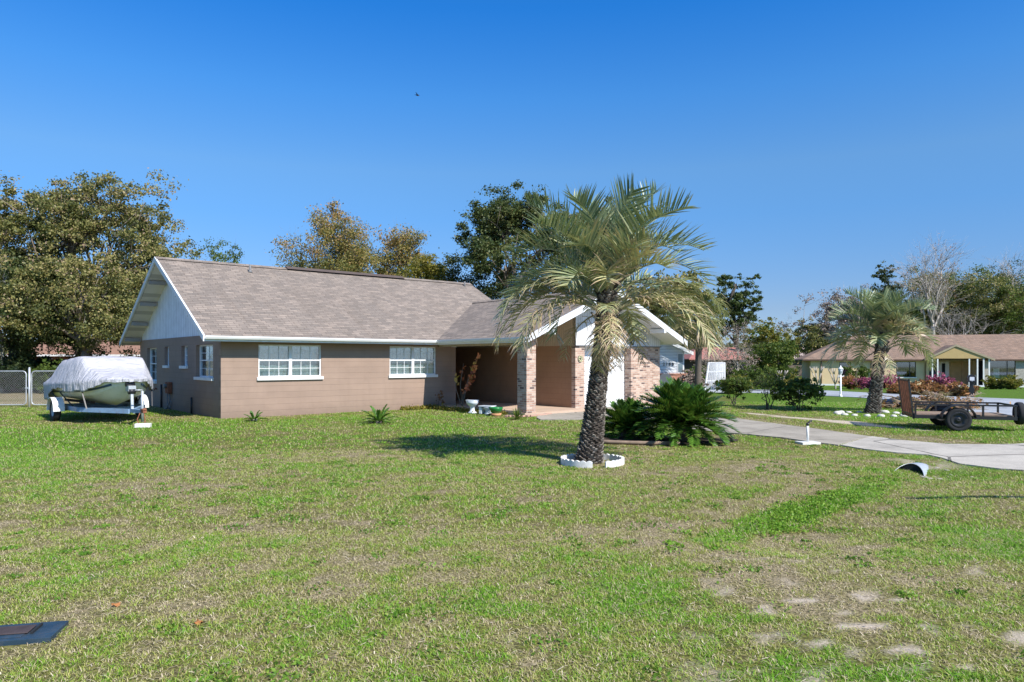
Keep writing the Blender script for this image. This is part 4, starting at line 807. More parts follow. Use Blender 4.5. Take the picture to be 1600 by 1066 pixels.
# mulch bed and edging beneath the big sagos
bx, by = G(1030, 690); mm = MB(); rs = np.random.RandomState(2); P = [(bx + 1.9 * math.cos(a) * (1 + .06 * math.sin(3 * a)), by + .15 + .85 * math.sin(a)) for a in np.linspace(0, 2 * math.pi, 28, endpoint=False)]
n_ = len(P); mm.add([(p[0], p[1], gzf(*p) + .02) for p in P] + [(bx, by, gzf(bx, by) + .07)], [(i, (i + 1) % n_, n_) for i in range(n_)]); PAVED.append(P)
tag(mm.build("mulch_bed", mat("dark_mulch", (.07, .05, .035), .95, .4, 18, bstr=1)), label="dark mulch bed under the big sago palms", kind="structure")
ed = MB(); ed.tube([(bx - 1.75, by - .25, .05), (bx - 1.2, by - .55, .05), (bx - .5, by - .72, .05), (bx + .3, by - .76, .05)], .045, 6); tag(ed.build("bed_edging", m_wood), "low dark timber edging in front of the big sago palms", "garden edging")

# yucca by the pillar and brick scraps
rs = np.random.RandomState(6); x, y = G(808, 655); yu = thing("yucca_plant", "small yellow green spiky yucca at the foot of the brick pillar", "plant", (x, y, 0))
V = []; Fq = []; T = []
for k in range(46):
    az = k * 2.4; el = math.radians(82 - 70 * k / 46); L_ = rs.uniform(.36, .5); d = np.array([math.cos(az) * math.cos(el), math.sin(az) * math.cos(el), math.sin(el)]); s_ = np.array([-math.sin(az), math.cos(az), 0]) * .018; p = np.zeros(3); b0 = len(V); tt = rs.uniform(.45, 1)
    for j, w_ in enumerate((.7, 1, .8, .08)): V += [p - s_ * w_, p + s_ * w_]; T += [tt, tt]; p = p + d * L_ / 3; d = d + np.array([0, 0, -.14])
    Fq += [(b0 + 2 * j, b0 + 2 * j + 1, b0 + 2 * j + 3, b0 + 2 * j + 2) for j in range(3)]
np_mesh("leaves", V, Fq, L_green, yu, T)
# copper leaved croton at the wall corner
x, y = HW(8.95, -.75); cr0 = thing("croton_plant", "leggy croton with coppery orange leaves at the porch corner", "plant", (x, y, 0)); st = MB(); rs = np.random.RandomState(9); C = []; T = []
for (tx, ty, tz, n_, hot) in [(.62, -.2, 2.02, 26, .5), (.5, -.1, 1.55, 22, .6), (.38, .0, 1.2, 18, .4), (.05, 0, 1.75, 9, .2), (-.28, -.05, 1.35, 8, .9), (.25, -.1, .95, 12, .3)]:
    e = np.array([tx, ty, tz]); m_ = e * .5 + np.array([-.1, 0, .05]); st.tube([(0, 0, 0), m_, e], [.022, .016, .009], 6)
    for k in range(n_): C.append(m_ + (e - m_) * rs.uniform(.25, 1.08) + rs.normal(size=3) * .055); T.append(np.clip(hot + rs.normal() * .25, 0, 1))
st.build("stem", m_bark, cr0); leaves("leaves", np.array(C), .11, np.array(T), leafmat('croton_leaves', [(0, (.45, .12, .06)), (.5, (.72, .30, .16)), (1, (.62, .55, .12))], .35), cr0, rs, 2.0)
x, y = HW(8.05, -.35); st = MB(); rs = np.random.RandomState(10); C = []
for k in range(9): e = rs.normal(size=3) * np.array([.16, .1, .1]) + np.array([0, 0, .42]); st.tube([(0, 0, 0), e * .6, e], [.01, .008, .005], 5); C += [e + rs.normal(size=3) * .04 for _ in range(5)]
wd = thing("dry_weed", "withered brown weed at the foot of the wall below the right window", "plant", (x, y, 0)); st.build("stem", m_bark, wd); leaves("leaves", np.array(C), .07, np.full(len(C), .1), L_rust, wd, rs)
# creeping weeds along the porch edge
rs = np.random.RandomState(12); C = []
for k in range(900): t = rs.uniform(7.9, 11); q = HW(t - rs.uniform(0, 1.2) * 0, -.6 - rs.rand() * .5 if t < 9.2 else rs.uniform(-1.5, -.3)); 
for k in range(1400):
    s1 = rs.uniform(-4.6, -.1); t1 = 8.1 - abs(rs.normal()) * .22; q = HW(t1, s1); C.append((q[0], q[1], abs(rs.normal()) * .06 + .02))
for k in range(900):
    t1 = rs.uniform(6.5, 8.2); q = HW(t1, -.12 - abs(rs.normal()) * .12); C.append((q[0], q[1], abs(rs.normal()) * .05 + .02))
tag(leaves("ground_weeds", np.array(C), .055, rs.uniform(.3, 1, len(C)), L_yg, None, rs), "straggling weeds along the edge of the porch", "weeds", kind="stuff")
# ------------------------------------------------------------------ covered boat on its trailer
bd = Vector((.70, -.714, 0)); bn = Vector((.714, .70, 0)); BA = math.atan2(bd.y, bd.x)       # local x = towards the bow, y = its port side (away from us)
BS = Vector((-14.55, 24.45, 0)); m_hull = mat("boat_gelcoat", (.82, .79, .74), .3, .06, 2, spec=.5, dirt=.25); m_stripe = mat("dark_hull_stripe", (.06, .10, .15), .35)
b_ = NB("cover_canvas"); nn = b_.noise(b_.tc.outputs["Object"], 2.4, 5); mp_ = b_.n('ShaderNodeMapping'); mp_.inputs['Scale'].default_value = (7, 1.1, 1.6); b_.l(b_.tc.outputs['Object'], mp_.inputs[0]); n3 = b_.noise(mp_.outputs[0], 1.6, 5, .6)
m_cover = b_.done(b_.bsdf(b_.ramp(nn, [(.3, (.42, .415, .45)), (.7, (.56, .55, .585))]), .55, .35, 0, b_.math('ADD', b_.math('MULTIPLY', n3, 3), nn), .8, .05))
m_tfr = mat("trailer_blue_paint", (.22, .34, .50), .4, .15, 4, dirt=.4, dirtc=(.2, .1, .06)); m_carpet = mat("bunk_carpet", (.05, .035, .03), .95)
BL = 4.9; BT = thing("motorboat", "motorboat wrapped in a pale grey canvas cover", "boat", BS, BA)
def half(x):           # gunwale half beam along the length
    t = x / BL; return 1.17 * (1 - max(0, (t - .45) / .55) ** 2.3) ** .75 * (.93 + .07 * min(1, t / .3)) if t < 1 else 0.0
def gun(x): return 1.12 + .22 * (x / BL) ** 1.6
def keel(x): t = x / BL; return .50 + (.75 * max(0, (t - .68) / .32) ** 2.2)
NX = 26; V = []; 
for i in range(NX + 1):
    x = BL * i / NX; h = max(.015, half(min(x, BL * .9995))); g = gun(x); k = min(keel(x), g - .12); ch = k + (g - k) * (.36 + .12 * i / NX)
    prof = [(0, k), (h * .30, k + (ch - k) * .40), (h * .72, ch - .03), (h * .80, ch), (h * .88, ch + (g - ch) * .45), (h * .985, g - .06), (h, g)]
    V += [(x, -y, z) for y, z in prof[::-1]] + [(x, y, z) for y, z in prof[1:]]
PN = 13; hb = MB(); hb.add(V, [(i * PN + j, i * PN + j + 1, (i + 1) * PN + j + 1, (i + 1) * PN + j) for i in range(NX) for j in range(PN - 1)] + [tuple(range(PN))], True)
HU = hb.build("hull", m_hull, BT)
sb = MB()
for sg in (-1, 1):
    P1 = [];
    for i in range(NX - 1): x = BL * i / NX; h = half(x); g = gun(x); k = keel(x); ch = k + (g - k) * (.36 + .12 * i / NX); P1.append((x, sg * (h * .855), ch + (g - ch) * .33))
    sb.tube(P1, .034, 6)
sb.build("rub_stripe", m_stripe, HU)
mo = MB(); mo.box(-.42, -.06, -.16, .16, .55, 1.5); mo.box(-.34, -.12, -.08, .08, .1, .55); mo.build("outboard_motor", m_black, BT, bevel=.05)
# cover: draped mesh with cockpit hump, pleats and a sagging hem
rs = np.random.RandomState(8); NU = 64; NW = 46; V = []
def humpz(x):
    pts_ = [(-.35, 1.25), (0, 1.44), (.5, 1.72), (1.1, 1.92), (2.0, 1.99), (2.8, 2.02), (3.3, 1.97), (3.75, 1.66), (4.3, 1.47), (4.75, 1.38), (5.1, 1.34)]
    return float(np.interp(x, [p[0] for p in pts_], [p[1] for p in pts_]))
for i in range(NU + 1):
    x = -.32 + (BL + .42) * i / NU; xc = min(max(x, 0), BL * .985); h = half(xc) + .045
    if x > BL: h = max(.03, h * (1 - (x - BL) / .12))
    g = gun(xc) + .03; top = humpz(x); hem = .25 + .10 * math.sin(x * 2.1 + .7) - .14 * max(0, x / BL - .5) + (.22 if x < .5 else 0) - .03 * math.sin(x * 6)
    for j in range(NW + 1):
        s = (j / NW) * 2 - 1; a = abs(s); sg = 1 if s >= 0 else -1
        if a < .70:
            q = a / .70; y = h * q ** .92; wd_ = .80; z = g + (top - g) * (1 - max(0, (q - wd_ * .9) / (1 - wd_ * .9)) ** 1.15 if q > wd_ * .9 else 1 - .05 * q)
            z -= .05 * math.sin(math.pi * q) * (1 if x < 2.6 or x > 3.3 else .2); z += .012 * math.sin(x * 17 + q * 8) * q + .016 * math.sin(x * 7.3 - q * 12) * q
        else:
            q = (a - .70) / .30; pl = math.sin(x * 21 + 2.2 * math.sin(x * 3)) * .034 * q + math.sin(x * 43 + j) * .008 * q; y = h * (1 + .0) + .02 + pl + .01 * q - .10 * q * hem; z = g - .02 - hem * q + .02 * math.sin(x * 13) * q
        if x < 0: y *= 1 + .02 * x
        V.append((x, sg * y, z))
NR = NW + 1; cv = MB(); cv.add(V, [(i * NR + j, i * NR + j + 1, (i + 1) * NR + j + 1, (i + 1) * NR + j) for i in range(NU) for j in range(NW)], True)
cv.v = [tuple(p) for p in cv.v]; n1 = len(cv.v); edge = [NU * NR + j for j in range(NR)]; cv.add([], []); cv.f.append(tuple(edge)); cv.sm.append(False)
e0 = [j for j in range(NR)]; cv.f.append(tuple(e0[::-1])); cv.sm.append(False)
co = cv.build("boat_cover", m_cover, None, BS, BA); md = co.modifiers.new("thick", 'SOLIDIFY'); md.thickness = .006
tag(co, "pale grey canvas cover draped over the boat", "boat cover")
TRL = thing("boat_trailer", "blue grey boat trailer with white fenders carrying the covered boat", "trailer", BS, BA)
def wheel(parent, c, ax, r, w_, rimc=m_white, hub=True, rr=.58):
    """c centre, ax axle direction (unit)"""
    c = Vector(c); ax = Vector(ax).normalized(); u = ax.cross(Vector((0, 0, 1))).normalized(); z = Vector((0, 0, 1))
    def ringm(prof, n=26):
        q = MB(); V = []
        for (r_, a) in prof:
            for k in range(n): t = 2 * math.pi * k / n; V.append(c + ax * a + (u * math.cos(t) + z * math.sin(t)) * r_)
        q.add(V, [(i * n + k, i * n + (k + 1) % n, (i + 1) * n + (k + 1) % n, (i + 1) * n + k) for i in range(len(prof) - 1) for k in range(n)], True); return q
    h = w_ / 2; W = ringm([(r * rr, -h * .8), (r * .85, -h), (r * .97, -h * .8), (r, -h * .4), (r, h * .4), (r * .97, h * .8), (r * .85, h), (r * rr, h * .8)]).build("wheel", m_rubber, parent)
    ringm([(.001, -h * .2), (r * .16, -h * .45), (r * .2, -h * .15), (r * .45, -h * .1), (r * rr, -h * .8), (r * rr, h * .8), (r * .45, h * .1), (r * .2, h * .15), (r * .16, h * .45), (.001, h * .2)]).build("rim", rimc, W); return W
AX = 1.75
for sg in (-1, 1):
    wheel(TRL, (AX, sg * 1.22, .33), (0, sg, 0), .33, .2, m_galv)
    f = MB(); pr = [(.43 * math.cos(a), .33 + .40 * math.sin(a)) for a in np.linspace(-.05, math.pi + .05, 13)]; pr2 = [(.41 * math.cos(a), .33 + .38 * math.sin(a)) for a in np.linspace(math.pi + .05, -.05, 13)]
    f.prism([(AX + p[0], p[1]) for p in pr + pr2], sg * 1.06, sg * 1.37); f.build("fender", m_white, TRL)
fr = MB(); fr.tube([(AX, -1.1, .33), (AX, 1.1, .33)], .035, 8)
for sg in (-1, 1): fr.bar((-.05, sg * .92, .40), (3.1, sg * .92, .40), .08, .13); fr.bar((3.1, sg * .92, .40), (5.0, sg * .06, .40), .08, .13)
for x in (0, 1.4, 3.0): fr.bar((x, -.92, .38), (x, .92, .38), .08, .09)
fr.bar((4.9, 0, .42), (5.95, 0, .44), .10, .10); fr.build("frame", m_tfr, TRL)
bk = MB()
for sg in (-1, 1): bk.bar((.1, sg * .55, .56), (3.2, sg * .55, .60), .12, .07)
bk.build("bunk", m_carpet, TRL)
wp = MB(); wp.bar((5.05, 0, .45), (4.98, 0, 1.12), .07, .07, (1, 0, 0)); wp.box(4.78, 5.06, -.10, .10, .98, 1.14); wp.build("winch_post", m_galv, TRL)
w2 = MB(); w2.tube([(5.0, -.09, .98), (5.0, .09, .98)], .09, 10); w2.tube([(4.85, -.12, 1.18), (4.85, .12, 1.18)], .07, 10); w2.tube([(5.0, .1, .98), (5.0, .17, .98), (5.15, .17, .98)], .015, 6); w2.build("winch", m_black, TRL)
jk = MB(); jk.tube([(5.55, .12, .12), (5.55, .12, 1.0)], .038, 10); jk.tube([(5.55, .12, 1.0), (5.55, .12, 1.03), (5.55, -.08, 1.03)], .014, 6); jk.build("tongue_jack", m_galv, TRL)
cp = MB(); cp.obox((6.02, 0, .46), (.12, 0, 0), (0, .05, 0), (0, 0, .05)); cp.lathe([(.02, 0), (.065, .03), (.06, .06), (.02, .08)], (6.1, 0, .46), 10); cp.tube([(5.9, .05, .4), (5.85, .1, .15), (5.95, .04, .05)], .013, 6); cp.tube([(5.9, -.05, .4), (5.8, -.1, .2), (5.95, -.07, .06)], .013, 6); cp.build("coupler", m_rust, TRL)
for (x, z) in ((1.0, .45), (2.2, .45), (3.7, .45)):
    for sg in (-1, 1): sk = MB(); sk.bar((x, sg * (half(x) + .03), gun(x) - .28), (x + .25, sg * .9, .46), .035, .006, (1, 0, 0)); sk.build("tie_strap", m_black, TRL)
bp = BS + bd * 6.0; rs = np.random.RandomState(1)
blk = MB(); blk.box(-.2, .2, -.1, .1, 0, .12); tag(blk.build("concrete_block", mat("white_block", (.72, .70, .66), .9, .1, 6, dirt=.4), None, (bp.x, bp.y, -.01), .2, bevel=.012), "whitish concrete block chocked under the boat trailer tongue", "concrete block")

# ------------------------------------------------------------------ wire fence and gate at the left
m_wire = mat("wire", (.40, .42, .43), .4, .1, 20, metal=.6); FY = 28.6; m_fence = m_galv
def mesh_panel(mb, x0, x1, z0, z1, y, step=.095):
    n = int((x1 - x0 + z1 - z0) / step)
    for k in range(n):
        c = x0 - (z1 - z0) + k * step
        for sgn in (1, -1):
            a = c if sgn == 1 else c + (z1 - z0); b2 = a + sgn * (z1 - z0); za, zb = z0, z1
            if sgn == 1:
                if a < x0: za = z0 + (x0 - a); a = x0
                if b2 > x1: zb = z1 - (b2 - x1); b2 = x1
            else:
                if a > x1: za = z0 + (a - x1); a = x1
                if b2 < x0: zb = z1 - (x0 - b2); b2 = x0
            if zb - za > .02: mb.tube([(a, y, za), (b2, y, zb)], .0034, 3, False)
def frame_loop(mb, x0, x1, z0, z1, r=.022, rc=.14):
    P = []
    for (cx_, cz, a0) in ((x1 - rc, z1 - rc, 0), (x0 + rc, z1 - rc, 90), (x0 + rc, z0 + rc, 180), (x1 - rc, z0 + rc, 270)):
        for j in range(5): a = math.radians(a0 + 22.5 * j); P.append((cx_ + rc * math.cos(a), 0, cz + rc * math.sin(a)))
    mb.tube(P, r, 7, closed=True)
gx0, gx1 = X(-60, FY), X(41, FY) 
gt = thing("wire_gate", "galvanised chain link gate at the left edge", "gate", (gx0, FY, .02)); q = MB(); frame_loop(q, 0, gx1 - gx0, .08, 1.42); q.build("gate_frame", m_galv, gt)
q = MB(); mesh_panel(q, .03, gx1 - gx0 - .03, .1, 1.4, 0); q.build("wire_mesh", m_wire, gt); q = MB(); q.box(gx1 - gx0 - .02, gx1 - gx0 + .12, -.03, .03, .72, .78); q.build("latch", m_galv, gt)
px0, px1 = X(46, FY), X(210, FY + 1.0)
fn = thing("wire_fence", "galvanised chain link fence running behind the covered boat", "fence", (px0, FY, .02)); q = MB(); q.tube([(0, 0, -.3), (0, 0, 1.52)], .04, 10); q.lathe([(.045, 0), (.045, .02), (.02, .05)], (0, 0, 1.52), 10); q.build("gate_post", m_galv, fn)
q = MB(); frame_loop(q, .09, 1.25, .08, 1.42); q.tube([(1.3, 0, 1.42), (px1 - px0, 1, 1.42)], .02, 6); q.build("rail", m_galv, fn)
q = MB(); mesh_panel(q, .12, 1.22, .1, 1.4, 0); q.build("wire_mesh", m_wire, fn)
for d_ in (1.32, 3.4): q = MB(); q.tube([(d_, (d_ - 1.3) * .33, -.2), (d_, (d_ - 1.3) * .33, 1.45)], .03, 8); q.build("line_post", m_galv, fn)

# ------------------------------------------------------------------ things by the porch
m_porc = mat("old_porcelain", (.66, .71, .76), .25, .06, 3, spec=.6, dirt=.2); m_plant = m_bark
x, y = G(738, 646); t1 = thing("toilet_planter", "upright white toilet bowl used as a planter, the taller of the two at the porch", "planter", (x, y, 0), .5)
q = MB(); q.lathe([(.15, 0), (.15, .04), (.09, .08), (.08, .20), (.12, .27), (.20, .34), (.23, .44), (.215, .45), (.17, .36), (.02, .33)], n=22, sx=1.0, sy=1.15); q.build("bowl", m_porc, t1)
q = MB(); q.lathe([(.19, .445), (.235, .45), (.235, .475), (.19, .475)], n=22, sx=1, sy=1.15); q.build("seat", m_porc, t1); q = MB(); q.lathe([(.15, .40), (.17, .42), (.02, .43)], n=16); q.build("soil", mat("potting_soil", (.05, .04, .03), .95), t1)
x, y = G(763, 648); t2 = thing("toilet_planter", "squat white toilet bowl tipped beside the green pot, the lower of the two", "planter", (x, y, 0), -.5)
q = MB(); q.lathe([(.13, 0), (.14, .04), (.10, .10), (.13, .18), (.19, .24), (.19, .26), (.02, .24)], (.03, 0, 0), 20, 1.25, 1); q.build("bowl", m_porc, t2); q = MB(); q.box(-.30, .22, -.19, .19, .275, .31); q.build("lid", m_porc, t2, bevel=.015); q = MB(); q.box(-.30, -.18, -.15, .15, .02, .26); q.build("tank_base", m_porc, t2, bevel=.02)
x, y = G(775, 650); pt = MB(); pt.lathe([(.13, .0), (.20, .10), (.235, .17), (.235, .20), (.21, .20), (.17, .13), (.02, .12)], n=22); o = pt.build("garden_bowl", mat("green_glaze", (.02, .20, .05), .3, .15, 4, spec=.6), None, (x, y, .09)); tag(o, "shallow glossy green plant bowl at the porch edge", "plant pot")
pt = MB(); pt.lathe([(.17, 0), (.19, .08), (.17, .09), (.02, .085)], n=18); tag(pt.build("terracotta_dish", mat("terracotta", (.52, .27, .14), .85, .15, 6), None, (x, y, 0)), "terracotta dish under the green bowl", "plant pot")
rs = np.random.RandomState(4); m_sc = mat("old_red_brick", (.48, .30, .23), .9, .2, 5, dirt=.3)
for k in range(16):
    a = -2.9 + k * .19; c = HW(8.5 + .95 * math.cos(a) * 1.0, -5.05 + .55 * math.sin(a)); q = MB(); q.box(-.10, .10, -.05, .05, 0, .06)
    o = q.build("edging_brick", m_sc, None, (c[0], c[1], .0), rs.uniform(-.4, .4) + HR, bevel=.006); o.rotation_euler[0] = rs.normal() * .08; tag(o, "weathered red brick laid as edging around the pillar foot", "brick", "bricks edging the pillar bed")

# white stake on a slab, culvert, meter box
x, y = G(1262, 694); sp_ = thing("marker_post", "short white post on a square pale slab beside the driveway", "post", (x, y, gzf(x, y)), .15)
q = MB(); q.box(-.22, .22, -.17, .17, -.01, .05); q.build("base_slab", mat("slab", (.66, .66, .62), .85, .08, 4, dirt=.3), sp_, bevel=.01); q = MB(); q.tube([(0, 0, .05), (0, .0, .42)], .028, 10); q.build("pipe", m_white, sp_)
q = MB(); q.tube([(-.02, 0, .42), (.0, 0, .46), (.05, 0, .50), (.10, 0, .52)], .02, 7); q.tube([(0, 0, .41), (0, 0, .47)], .034, 8); q.build("tap_cap", m_black, sp_)
x, y = G(1421, 738); cz = gzf(x, y); cd = Vector((.62, .78, 0)).normalized(); cs = Vector((.78, -.62, 0)).normalized(); NRg = 22; NL = 30; Lc = 1.35; rC = .275; V = []
c0 = Vector((x - .05, y + .05, cz - .12))
for i in range(NL + 1):
    l = Lc * i / NL; ri = rC * (1 + .028 * math.sin(l * 70)); 
    for j in range(NRg + 1):
        a = math.pi * 1.12 * j / NRg - .06 * math.pi; zz_ = math.sin(a); skew = .62 * max(0, zz_) * (1 - i / NL)       # mitred mouth: the top starts further back
        V.append(c0 + cd * (l + skew) + cs * ri * math.cos(a) + Vector((0, 0, ri * zz_ * (1 - .25 * l / Lc))))
q = MB(); NN = NRg + 1; q.add(V, [(i * NN + j, i * NN + j + 1, (i + 1) * NN + j + 1, (i + 1) * NN + j) for i in range(NL) for j in range(NRg)], True)
cu = q.build("culvert_pipe", m_galv, None); md = cu.modifiers.new("t", 'SOLIDIFY'); md.thickness = .008; tag(cu, "half buried corrugated metal culvert pipe with mitred mouth", "culvert")
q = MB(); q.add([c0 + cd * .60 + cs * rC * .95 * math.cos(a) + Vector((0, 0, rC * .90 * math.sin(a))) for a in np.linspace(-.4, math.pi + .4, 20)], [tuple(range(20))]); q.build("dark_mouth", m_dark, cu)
rs = np.random.RandomState(31)
for k in range(13):
    r_ = rs.uniform(.02, .05); a = rs.uniform(0, 6.28); st = MB(); st.lathe([(.3, 0), (.9, .25), (1, .6), (.6, .9), (.2, 1)], n=7); X_ = x + rs.uniform(.25, 1.1); Y_ = y + rs.uniform(-.1, .75)
    o = st.build("broken_asphalt", m_apron, None, (X_, Y_, gzf(X_, Y_) - .01), a); o.scale = (r_ * 1.7, r_ * 1.2, r_ * .8); tag(o, "pale broken asphalt chunk by the culvert", "rubble", "asphalt rubble around the culvert")
x, y = G(14, 1000); mbx = thing("water_meter_box", "dark blue plastic water meter box sunk in the lawn", "meter box", (x, y, gzf(x, y)), .22)
q = MB(); q.box(-.31, .31, -.16, .16, -.2, .035); q.box(-.26, .12, -.12, .12, .035, .04); q.build("box_lid", mat("blue_black_plastic", (.022, .045, .07), .45, .3, 5, dirt=.3), mbx, bevel=.008)
q = MB(); q.box(-.13, .14, -.07, .08, .041, .05); q.build("reader_flap", mat("faded_flap", (.06, .045, .045), .8, .3, 8), mbx, bevel=.004); q = MB(); q.box(.155, .17, -.07, .10, .036, .05); q.build("finger_slot", m_dark, mbx)

# ------------------------------------------------------------------ utility trailer with ramp
u0 = Vector((10.95, 19.55, gzf(11, 19.5))); UA = math.atan2(-.30, .95); UT = thing("utility_trailer", "black open utility trailer with a rusty raised ramp", "trailer", u0, UA); UL = 2.38; UW = 1.35
q = MB()
for y_ in (0, UW):
    q.bar((0, y_, .36), (UL, y_, .36), .05, .09)
    q.bar((0, y_, .69), (UL, y_, .69), .045, .045)
    for x_ in (0.02, .82, 1.62, UL - .02): q.bar((x_, y_, .36), (x_, y_, .69), .045, .045, (1, 0, 0))
q.bar((UL, 0, .69), (UL, UW, .69), .045, .045); q.bar((UL, 0, .36), (UL, UW, .36), .05, .09); q.bar((0, 0, .36), (0, UW, .36), .05, .09)
q.bar((UL, .1, .33), (UL + .95, UW / 2, .33), .05, .07); q.bar((UL, UW - .1, .33), (UL + .95, UW / 2, .33), .05, .07); q.bar((.4, UW / 2, .30), (UL + .2, UW / 2, .30), .5, .03)
q.build("frame", m_black, UT)
for k in range(7): q = MB(); q.box(.05, UL - .05, .06 + k * .178, .22 + k * .178, .405, .43); q.build("deck_plank", m_wood, UT)
q = MB()
for y_ in (0.02, UW - .02): q.bar((-.02, y_, .30), (-.14, y_, 1.38), .04, .04, (1, 0, 0))
for z_ in (.42, 1.34): q.bar((-.03 - .1 * (z_ - .3), 0, z_), (-.03 - .1 * (z_ - .3), UW, z_), .035, .035)
RP = q.build("ramp_frame", m_black, UT)
for k in range(6): q = MB(); y0 = .07 + k * .205; q.obox((-.085, y0 + .09, .86), (.012, 0, 0), (0, .082, 0), (-.05, 0, .50)); q.build("ramp_plank", m_rust, RP)
for y_, sg in ((-.16, -1), (UW + .16, 1)):
    wheel(UT, (1.0, y_, .31), (0, sg, 0), .315, .19, m_black, rr=.68)
    f = MB(); A1 = np.linspace(.1, math.pi - .1, 11); f.prism([(1.0 + .42 * math.cos(a), .33 + .38 * math.sin(a)) for a in A1] + [(1.0 + .40 * math.cos(a), .33 + .36 * math.sin(a)) for a in A1[::-1]], y_ - .12, y_ + .12); f.build("fender", m_black, UT)
wheel(UT, (UL + .16, .30, .48), (1, 0, 0), .30, .17, m_black)
q = MB(); q.tube([(UL + .85, UW / 2 - .1, .0), (UL + .85, UW / 2 - .1, .6)], .03, 8); q.lathe([(.08, 0), (.08, .02)], (UL + .85, UW / 2 - .1, .0), 10); q.build("jockey_stand", m_galv, UT)

# black rubbish bags, palm debris heap
rs = np.random.RandomState(17); m_bag = mat("black_plastic_bag", (.018, .02, .026), .28, .3, 3, spec=.6, bstr=.5)
for k, (px, D, s_, lab) in enumerate([(1388, 29.5, .36, "small black rubbish bag, the leftmost of the heap"), (1401, 28.5, .48, "big black rubbish bag left of the rusty ramp"), (1417, 28.6, .46, "black rubbish bag directly behind the rusty ramp"), (1409, 30.5, .42, "black rubbish bag at the back of the heap")]):
    q = MB(); V = []; n_ = 22; mr = 13
    for i in range(mr):
        t = i / (mr - 1); r_ = math.sin(math.pi * min(.97, .10 + t * .9)) ** .55
        for j in range(n_): a = 2 * math.pi * j / n_; w_ = 1 + .12 * math.sin(3 * a + k) + .07 * math.sin(7 * a + t * 6) + rs.normal() * .035; V.append((r_ * w_ * math.cos(a), r_ * w_ * .8 * math.sin(a), t * .85 + rs.normal() * .015))
    q.add(V, [(i * n_ + j, i * n_ + (j + 1) % n_, (i + 1) * n_ + (j + 1) % n_, (i + 1) * n_ + j) for i in range(mr - 1) for j in range(n_)] + [tuple((mr - 1) * n_ + j for j in range(n_))], True)
    o = q.build("rubbish_bag", m_bag, None, (X(px, D), D, -.02), k); o.scale = (s_ * 1.15, s_ * 1.1, s_ * 1.0); tag(o, lab, "bag", "black rubbish bags behind the trailer")
rs = np.random.RandomState(23); VV = []; FF = []; TT = []
for k in range(34):
    V, Fq, T = frond_mesh(rs, rs.uniform(0, 6.28), math.radians(rs.uniform(-5, 35)), rs.uniform(.9, 1.5), math.radians(rs.uniform(15, 60)), nl=20, ll=.4, lw=.03, vee=.3, dead=1, droopl=.6); b0 = len(VV)
    off = np.array([rs.normal() * .65, rs.normal() * .4, abs(rs.normal()) * .18 + .08]); W_ = np.array(V) + off; W_[:, 2] = np.maximum(W_[:, 2], .02); VV += list(W_); TT += list(np.clip(np.array(T) + .1, .6, 1)); FF += [tuple(i + b0 for i in f) for f in Fq]
o = np_mesh("palm_debris", VV, FF, L_palm, None, TT); o.location = (X(1462, 27.5), 27.5, 0); tag(o, "heap of dead brown palm fronds behind the black trailer", "yard waste")
rs = np.random.RandomState(24); N = 2600; C = rs.normal(size=(N, 3)) * np.array([.8, .4, .14]); C[:, 2] = np.abs(C[:, 2]) + .02
o = leaves("leaf_litter_heap", C, .09, np.clip(rs.normal(.6, .25, N), 0, 1), L_rust, None, rs, 2.2); o.location = (X(1450, 28.4), 28.4, 0); tag(o, "mound of rusty dead leaves around the palm debris", "yard waste", kind="stuff")

# mailbox
D = 36.6; x = X(1518, D); mbq = thing("mailbox", "black kerbside mailbox on a thick black post", "mailbox", (x, D, gzf(x, D)), math.radians(-28))
q = MB(); q.prism([(-.10, 0), (.10, 0), (.13, .40), (.085, .50), (.085, .78), (-.085, .78), (-.085, .50), (-.13, .40)], -.10, .10); q.build("post", m_black, mbq, bevel=.02)
q = MB(); arc = [(.17 * math.cos(a), .98 + .14 * math.sin(a)) for a in np.linspace(0, math.pi, 9)]; q.prism([(.17, .76)] + arc + [(-.17, .76)], -.30, .36); 
BX = q.build("box", m_black, mbq); q = MB(); q.box(-.10, .10, -.306, -.301, .84, 1.02); q.build("white_sticker", m_white, BX); q = MB(); q.box(-.02, .02, -.32, -.306, .80, .83); q.build("handle", m_galv, BX)
q = MB(); q.tube([(.175, .1, .95), (.175, .1, 1.12)], .01, 6); q.box(.17, .18, .02, .1, 1.06, 1.12); q.build("flag", mat("faded_flag", (.3, .45, .42), .6), BX)
# white lamp post
D = 36.6; x = X(1313.5, D); lp = thing("lamp_post", "slim white lamp post with a white lantern on the green verge", "lamp post", (x, D, gzf(x, D)))
q = MB(); q.tube([(0, 0, -.1), (0, 0, .1), (0, 0, 1.15)], [.055, .045, .04], 10); q.lathe([(.09, 0), (.09, .04), (.06, .1), (.045, .14)], n=12); q.tube([(-.16, 0, 1.06), (0, 0, 1.0), (.16, 0, 1.06)], .014, 6); q.build("post", m_white, lp)
q = MB(); c = Vector((0, 0, 1.15)); q.lathe([(.05, 0), (.07, .03), (.07, .045)], c, 6); q.lathe([(.14, .27), (.13, .29), (.06, .36), (.02, .42), (.015, .46)], c, 6)
for k in range(6): a = k * math.pi / 3; q.bar(c + Vector((.07 * math.cos(a), .07 * math.sin(a), .04)), c + Vector((.13 * math.cos(a), .13 * math.sin(a), .28)), .016, .016)
LP = q.build("lantern", m_white, lp); q = MB(); q.lathe([(.06, .045), (.12, .27)], c, 6); q.build("lantern_glass", mat("frosted_glass", (.62, .66, .70), .2, spec=.6), LP)

